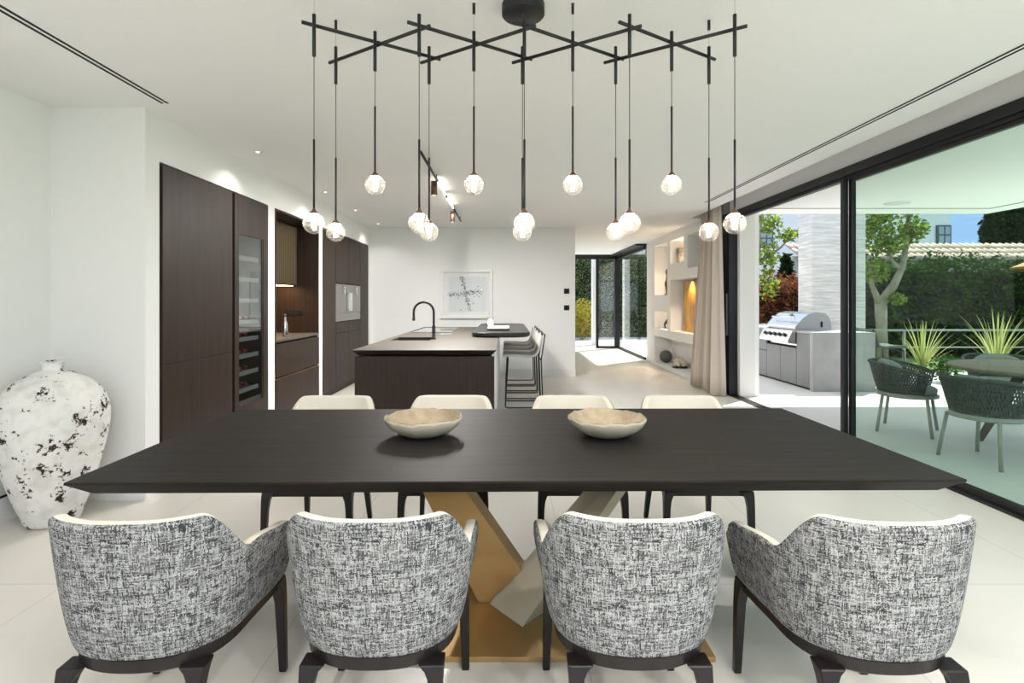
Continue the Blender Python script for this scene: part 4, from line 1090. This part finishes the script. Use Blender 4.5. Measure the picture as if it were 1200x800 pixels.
# neighbouring house
t = empty('neighbour_house', (12.5, 22, 0), 'white neighbouring house with grey windows beyond the hedge', 'house')
hx0, hx1 = 8.5, 17.25
MB().box(hx0, hx1, 20.6, 27, -0.03, 6.4).build('wall', M['housewhite'], t)
def hwin(px0, px1, py0, py1, arch=False):
    Y = 20.6; a = q(px0, py0, Y); b = q(px1, py1, Y); x0, x1, z1, z0 = a[0], b[0], a[2], b[2]
    pts = [(x0, z0), (x1, z0)]
    if arch:
        r = (x1-x0)/2
        pts += [((x0+x1)/2 + r*math.cos(R(d_)), z1 - r*0.5 + r*0.5*math.sin(R(d_))) for d_ in range(0, 181, 20)]
    else: pts += [(x1, z1), (x0, z1)]
    w_ = MB().loft([[(x, yy, z) for x, z in pts] for yy in (20.615, 20.52)]).build('window', M['winframe'], t)
    n = MB(); xm = (x0+x1)/2; zm = (z0+z1)/2; g = 0.06
    for (u0, u1) in ((x0+g, xm-g/2), (xm+g/2, x1-g)):
        for (v0, v1) in ((z0+g, zm-g/2), (zm+g/2, z1-g*(2.5 if arch else 1))): n.box(u0, u1, 20.505, 20.525, v0, v1)
    n.build('pane', M['panereflect'], w_)
    MB().box(x0-0.06, x1+0.06, 20.5, 20.61, z0-0.1, z0).build('sill', M['housewhite'], t)
hwin(1096.5, 1113, 264, 287); hwin(942, 958, 256, 293, True); hwin(889, 905, 268, 291, True)
t = empty('tiled_garden_wall', (13.5, 16.5, 0), 'garden wall with a sloped terracotta tile coping behind the hedge', 'wall')
MB().box(9.0, 19.5, 16.7, 17.0, -0.03, 2.75).build('wall', M['ext'], t)
mb = MB()
mb.loft([[(9.0, 16.05, 2.62), (9.0, 17.1, 3.17), (9.0, 17.1, 3.13), (9.0, 16.05, 2.58)], [(19.5, 16.05, 2.62), (19.5, 17.1, 3.17), (19.5, 17.1, 3.13), (19.5, 16.05, 2.58)]])
x = 9.05
while x < 19.4:
    for k in range(3):
        ya, yb = 16.03 + k*0.35, 16.03 + k*0.35 + 0.38; za, zb = 2.62 + k*0.183, 2.62 + k*0.183 + 0.17
        rg = []
        for (yy, zz, rr) in ((ya, za, 0.085), (yb, zb, 0.07)):
            rg.append([(x + rr*math.cos(R(d_)), yy, zz + rr*0.85*math.sin(R(d_))) for d_ in range(0, 181, 30)])
        mb.loft(rg, True, True)
    x += 0.215
mb.build('roof_tiles', M['tile'], t)

# terrace railing
t = empty('terrace_railing', (8.0, 10.1, 0), 'pale metal terrace railing in front of the plants', 'railing')
mb = MB().box(6.5, 14.5, 10.13, 10.17, 0.76, 0.80).box(6.5, 14.5, 10.14, 10.16, 0.44, 0.465)
mb.build('rail', M['alu'], t, bevel=0.003)
for x in (6.7, 7.62, 9.2, 10.8, 12.4, 14.0): MB().box(x-0.02, x+0.02, 10.13, 10.17, -0.03, 0.76).build('post', M['alu'], t)

def spiky(x, y, z, n, hgt, spread, mat, label, seed, w=0.022, name='spiky_plant'):
    rn = random.Random(seed); mb = MB()
    for k in range(n):
        a = rn.uniform(0, 6.283); l = hgt*rn.uniform(0.6, 1.1); s = spread*rn.uniform(0.25, 1.0); tx, ty = -math.sin(a), math.cos(a)
        L_ = []; R_ = []
        for j in range(6):
            u = j/5; d = s*u**1.4; zz = l*(u - 0.28*s/spread*u*u); ww = w*(1-u)**0.6*(0.6+0.4*min(1, u*4))
            px_, py_ = x + d*math.cos(a), y + d*math.sin(a)
            L_.append((px_-tx*ww, py_-ty*ww, z+zz)); R_.append((px_+tx*ww, py_+ty*ww, z+zz+0.006*(1-u)))
        mb.loft([L_, R_], False, False, closed=False)
    t = empty(name, (x, y, z), label, 'plant')
    mb.build('leaf_blades', mat, t)
    MB().lathe([(0.09, -0.04), (0.07, 0.06), (0.02, 0.1)], (x, y, z), 10).build('stem', M['bark'], t)
spiky(7.35, 9.35, -0.01, 38, 1.2, 0.62, M['blade'], 'yellow striped spiky plant behind the woven chairs', 41, 0.019)
spiky(8.75, 9.45, -0.01, 40, 1.45, 0.7, M['blade'], 'tall yellow striped spiky plant beside the frame edge', 42, 0.021)
spiky(8.0, 8.75, -0.01, 60, 0.5, 0.33, M['blade2'], 'grey green agave between the two striped plants', 43, 0.035, 'agave_plant')
spiky(8.85, 8.4, -0.01, 60, 0.55, 0.38, M['blade2'], 'grey green agave behind the terrace table near frame edge', 44, 0.03, 'agave_plant')
spiky(7.05, 10.75, -0.03, 40, 0.95, 0.45, M['blade2'], 'thin spiky plant at the foot of the plane tree', 45, 0.015)
def shrub(x, y, z, r, n, mat, label, seed, size=0.06, name='round_shrub'):
    rng = np.random.default_rng(seed)
    t = empty(name, (x, y, z), label, 'shrub')
    mb = MB(); leaf_mesh(mb, blob_pts(rng, (x, y, z + r[2]), r, n), size, rng, narrow=0.6); mb.build('leaves', mat, t)
    MB().tube([(x, y, z-0.02), (x, y, z + r[2])], 0.03, 6).build('stem', M['bark'], t)
shrub(7.25, 8.75, 0.0, (0.25, 0.25, 0.24), 600, M['leaf'], 'small round dark shrub before the striped spiky plant', 51, 0.05)
shrub(6.5, 10.4, -0.03, (0.26, 0.2, 0.28), 600, M['leafmid'], 'loose green shrub beside the concrete counter', 52, 0.06)
shrub(8.2, 8.05, 0.0, (0.25, 0.22, 0.2), 600, M['leafmid'], 'green shrub below the grey agaves', 53, 0.05)
shrub(7.3, 11.9, -0.03, (0.4, 0.3, 0.55), 500, M['leafmid'], 'leafy bush behind the railing at the plane tree', 54, 0.08)
shrub(2.62, 18.3, 0.0, (0.5, 0.45, 0.72), 2300, M['leafyellow'], 'yellow feathery shrub outside the open hall door', 55, 0.07, 'yellow_shrub')
shrub(5.6, 17.6, 0.0, (0.7, 0.6, 0.9), 2600, M['leafmid'], 'green bush outside the hall side glass', 56, 0.09, 'garden_bush')

# outdoor table and woven chairs
t = empty('terrace_table', (4.9, 4.8, 0), 'round weathered teak terrace table with splayed dark legs', 'table')
MB().lathe([(0.66, 0.70), (0.70, 0.712), (0.70, 0.738), (0.695, 0.742), (0.001, 0.742)], (4.9, 4.8, 0), 64).build('tabletop', M['teak'], t)
MB().lathe([(0.2, 0.66), (0.2, 0.70)], (4.9, 4.8, 0), 24).build('hub', M['teakdark'], t)
for a in (45, 135, 225, 315):
    ca_, sa_ = math.cos(R(a)), math.sin(R(a)); w_ = 0.03
    def sec(r, z, hw): return [(4.9 + ca_*(r-hw) - sa_*w_, 4.8 + sa_*(r-hw) + ca_*w_, z), (4.9 + ca_*(r+hw) - sa_*w_, 4.8 + sa_*(r+hw) + ca_*w_, z), (4.9 + ca_*(r+hw) + sa_*w_, 4.8 + sa_*(r+hw) - ca_*w_, z), (4.9 + ca_*(r-hw) + sa_*w_, 4.8 + sa_*(r-hw) - ca_*w_, z)]
    MB().loft([sec(0.46, -0.003, 0.03), sec(0.17, 0.665, 0.045)]).build('leg', M['teakdark'], t)

def make_outchair():
    t = empty('woven_armchair', (0, 0, 0), 'x', 'chair', 'woven chairs around the terrace table')
    def ring(u, a):          # u height 0..1 of the woven band; a angle, open to +y
        rx = 0.25 + 0.075*u; ry = 0.25 + 0.075*u
        return Vector((rx*math.cos(a), ry*math.sin(a), 0))
    a0, a1 = R(38), R(-218)
    def rimz(s): 
        e = abs(2*s-1); return 0.71 - 0.11*max(0, (e-0.35)/0.65)**1.3
    def P(s, u):
        p = ring(u, a0 + (a1-a0)*s); return Vector((p.x, p.y, 0.40 + (rimz(s)-0.40)*u))
    MB().tube([P(k/40, 1.0) for k in range(41)], 0.017, 10).build('top_rail', M['rope'], t, local=True)
    MB().tube([P(k/40, 0.0) for k in range(41)], 0.012, 8).build('lower_rail', M['alu'], t, local=True)
    wv = MB(); n = 58
    for k in range(n+1):
        s = k/n
        for d in (-0.055, 0.055):
            pts = []
            for j in range(7):
                u = j/6; ss = s + d*(u-0.5)*1.4; ss = max(0, min(1, ss)); p = P(ss, u)
                nr = Vector((p.x, p.y, 0)).normalized(); pts.append(p + nr*(0.006*math.sin(j*math.pi + k*math.pi + (0 if d > 0 else math.pi))))
            wv.tube(pts, 0.0068, 5)
    wv.build('woven_rope', M['rope'], t, local=True)
    MB().lathe([(0.22, 0.36), (0.265, 0.37), (0.265, 0.395), (0.22, 0.40)], (0, 0, 0), 32).build('seat_frame', M['alu'], t, local=True)
    MB().lathe([(0.21, 0.401), (0.245, 0.41), (0.25, 0.455), (0.225, 0.475), (0.001, 0.482)], (0, 0, 0), 32).build('seat_cushion', M['cushion'], t, local=True)
    cs = MB(); rings = []
    for k in range(17):
        s = 0.2 + 0.6*k/16; e = math.sin(math.pi*k/16)**0.35; c_ = P(s, 0.62); nr = Vector((c_.x, c_.y, 0)).normalized(); cc = c_ - nr*0.075; cc.z = 0.565 + 0.035*e
        rings.append([cc + nr*(0.055*e+0.002)*math.cos(2*math.pi*q_/12) + Vector((0, 0, (0.125*e+0.01)*math.sin(2*math.pi*q_/12))) for q_ in range(12)])
    cs.loft(rings, True, True); cs.build('back_cushion', M['cushion'], t, local=True)
    for (x, y) in ((0.2, 0.18), (-0.2, 0.18), (0.2, -0.18), (-0.2, -0.18)):
        MB().tube([(x*1.22, y*1.25, 0.0), (x, y, 0.39)], 0.015, 8).build('leg', M['alu'], t, local=True)
    return t
oc = None
for (x, y, tx, ty, lab) in ((4.16, 5.50, 4.95, 4.75, 'woven rope terrace chair nearer the grill counter'), (4.06, 4.46, 4.9, 4.66, 'woven rope terrace chair closest to the glass door'),
                            (5.6, 6.0, 5.0, 4.9, 'woven rope terrace chair on the garden side of the teak table')):
    if oc is None: oc = o = make_outchair()
    else: o = copy_tree(oc)
    o.location = (x, y, -0.0035); o.rotation_euler = (0, 0, math.atan2(ty-y, tx-x) - math.pi/2); o['label'] = lab

# wire stool at the garden side of the counter
s = copy_tree(st0); s.location = (5.78, 8.2, -0.0035); s.rotation_euler = (0, 0, R(180)); s['label'] = 'wire-legged bar stool on the garden side of the concrete counter'
if 'group' in s: del s['group']
for ch in s.children:
    if ch.name.startswith('seat_shell'): ch.data = ch.data.copy(); ch.data.materials[0] = M['rope']

# parasol
t = empty('straw_parasol', (12.1, 10.8, -0.03), 'straw coloured parasol at the frame edge in front of the hedge', 'parasol')
rings = []
for (rr, z) in ((1.32, 2.02), (1.35, 2.06), (0.9, 2.28), (0.4, 2.48), (0.02, 2.58)): rings.append([(12.1 + rr*math.cos(R(a)), 10.8 + rr*math.sin(R(a)), z) for a in range(0, 360, 15)])
MB().loft(rings, False, False).build('canopy', M['straw'], t, solid=0.01)
MB().tube([(12.1, 10.8, -0.03), (12.1, 10.8, 2.57)], 0.025, 10).build('pole', M['teak'], t)
for a in range(0, 360, 45): MB().tube([(12.1, 10.8, 2.5), (12.1+1.3*math.cos(R(a)), 10.8+1.3*math.sin(R(a)), 2.03)], 0.01, 6).build('rib', M['teak'], t)

# ------------------------------------------------------------------ light
w = bpy.data.worlds.new('sky'); SC.world = w; w.use_nodes = True
nt = w.node_tree; nt.nodes.clear()
out = N(nt, 'ShaderNodeOutputWorld'); bg = N(nt, 'ShaderNodeBackground')
tc = N(nt, 'ShaderNodeTexCoord'); sp = N(nt, 'ShaderNodeSeparateXYZ'); L(nt, tc.outputs['Generated'], sp.inputs[0])
col_ = ramp(nt, sp.outputs['Z'], [(0.0, (0.55, 0.62, 0.72)), (0.09, (0.22, 0.33, 0.56)), (0.25, (0.26, 0.37, 0.60)), (0.5, (0.54, 0.62, 0.74)), (1.0, (0.60, 0.67, 0.78))])
L(nt, col_, bg.inputs['Color']); bg.inputs['Strength'].default_value = 0.70
L(nt, bg.outputs[0], out.inputs[0])
sl = bpy.data.lights.new('sun', 'SUN'); sl.energy = 3.0; sl.angle = R(0.6); sl.color = (1.0, 0.95, 0.87)
so = bpy.data.objects.new('sun', sl); COL.objects.link(so)
so.rotation_euler = Vector((-0.52, -0.45, -1.0)).to_track_quat('-Z', 'Y').to_euler()

# ------------------------------------------------------------------ camera
cd = bpy.data.cameras.new('camera'); cam = bpy.data.objects.new('camera', cd); COL.objects.link(cam)
cam.location = (0, 0, 1.35); cam.rotation_euler = (R(90), 0, 0)
cd.sensor_width = 36; cd.lens = 620/1200*36; cd.shift_x = 6/1200; cd.shift_y = -48/1200
cd.clip_start = 0.05; cd.clip_end = 300
SC.camera = cam
vs = SC.view_settings
vs.view_transform = 'Standard'; vs.look = 'None'; vs.gamma = 1.0; vs.use_curve_mapping = False
vs.exposure = 1.66
SC.display_settings.display_device = 'sRGB'
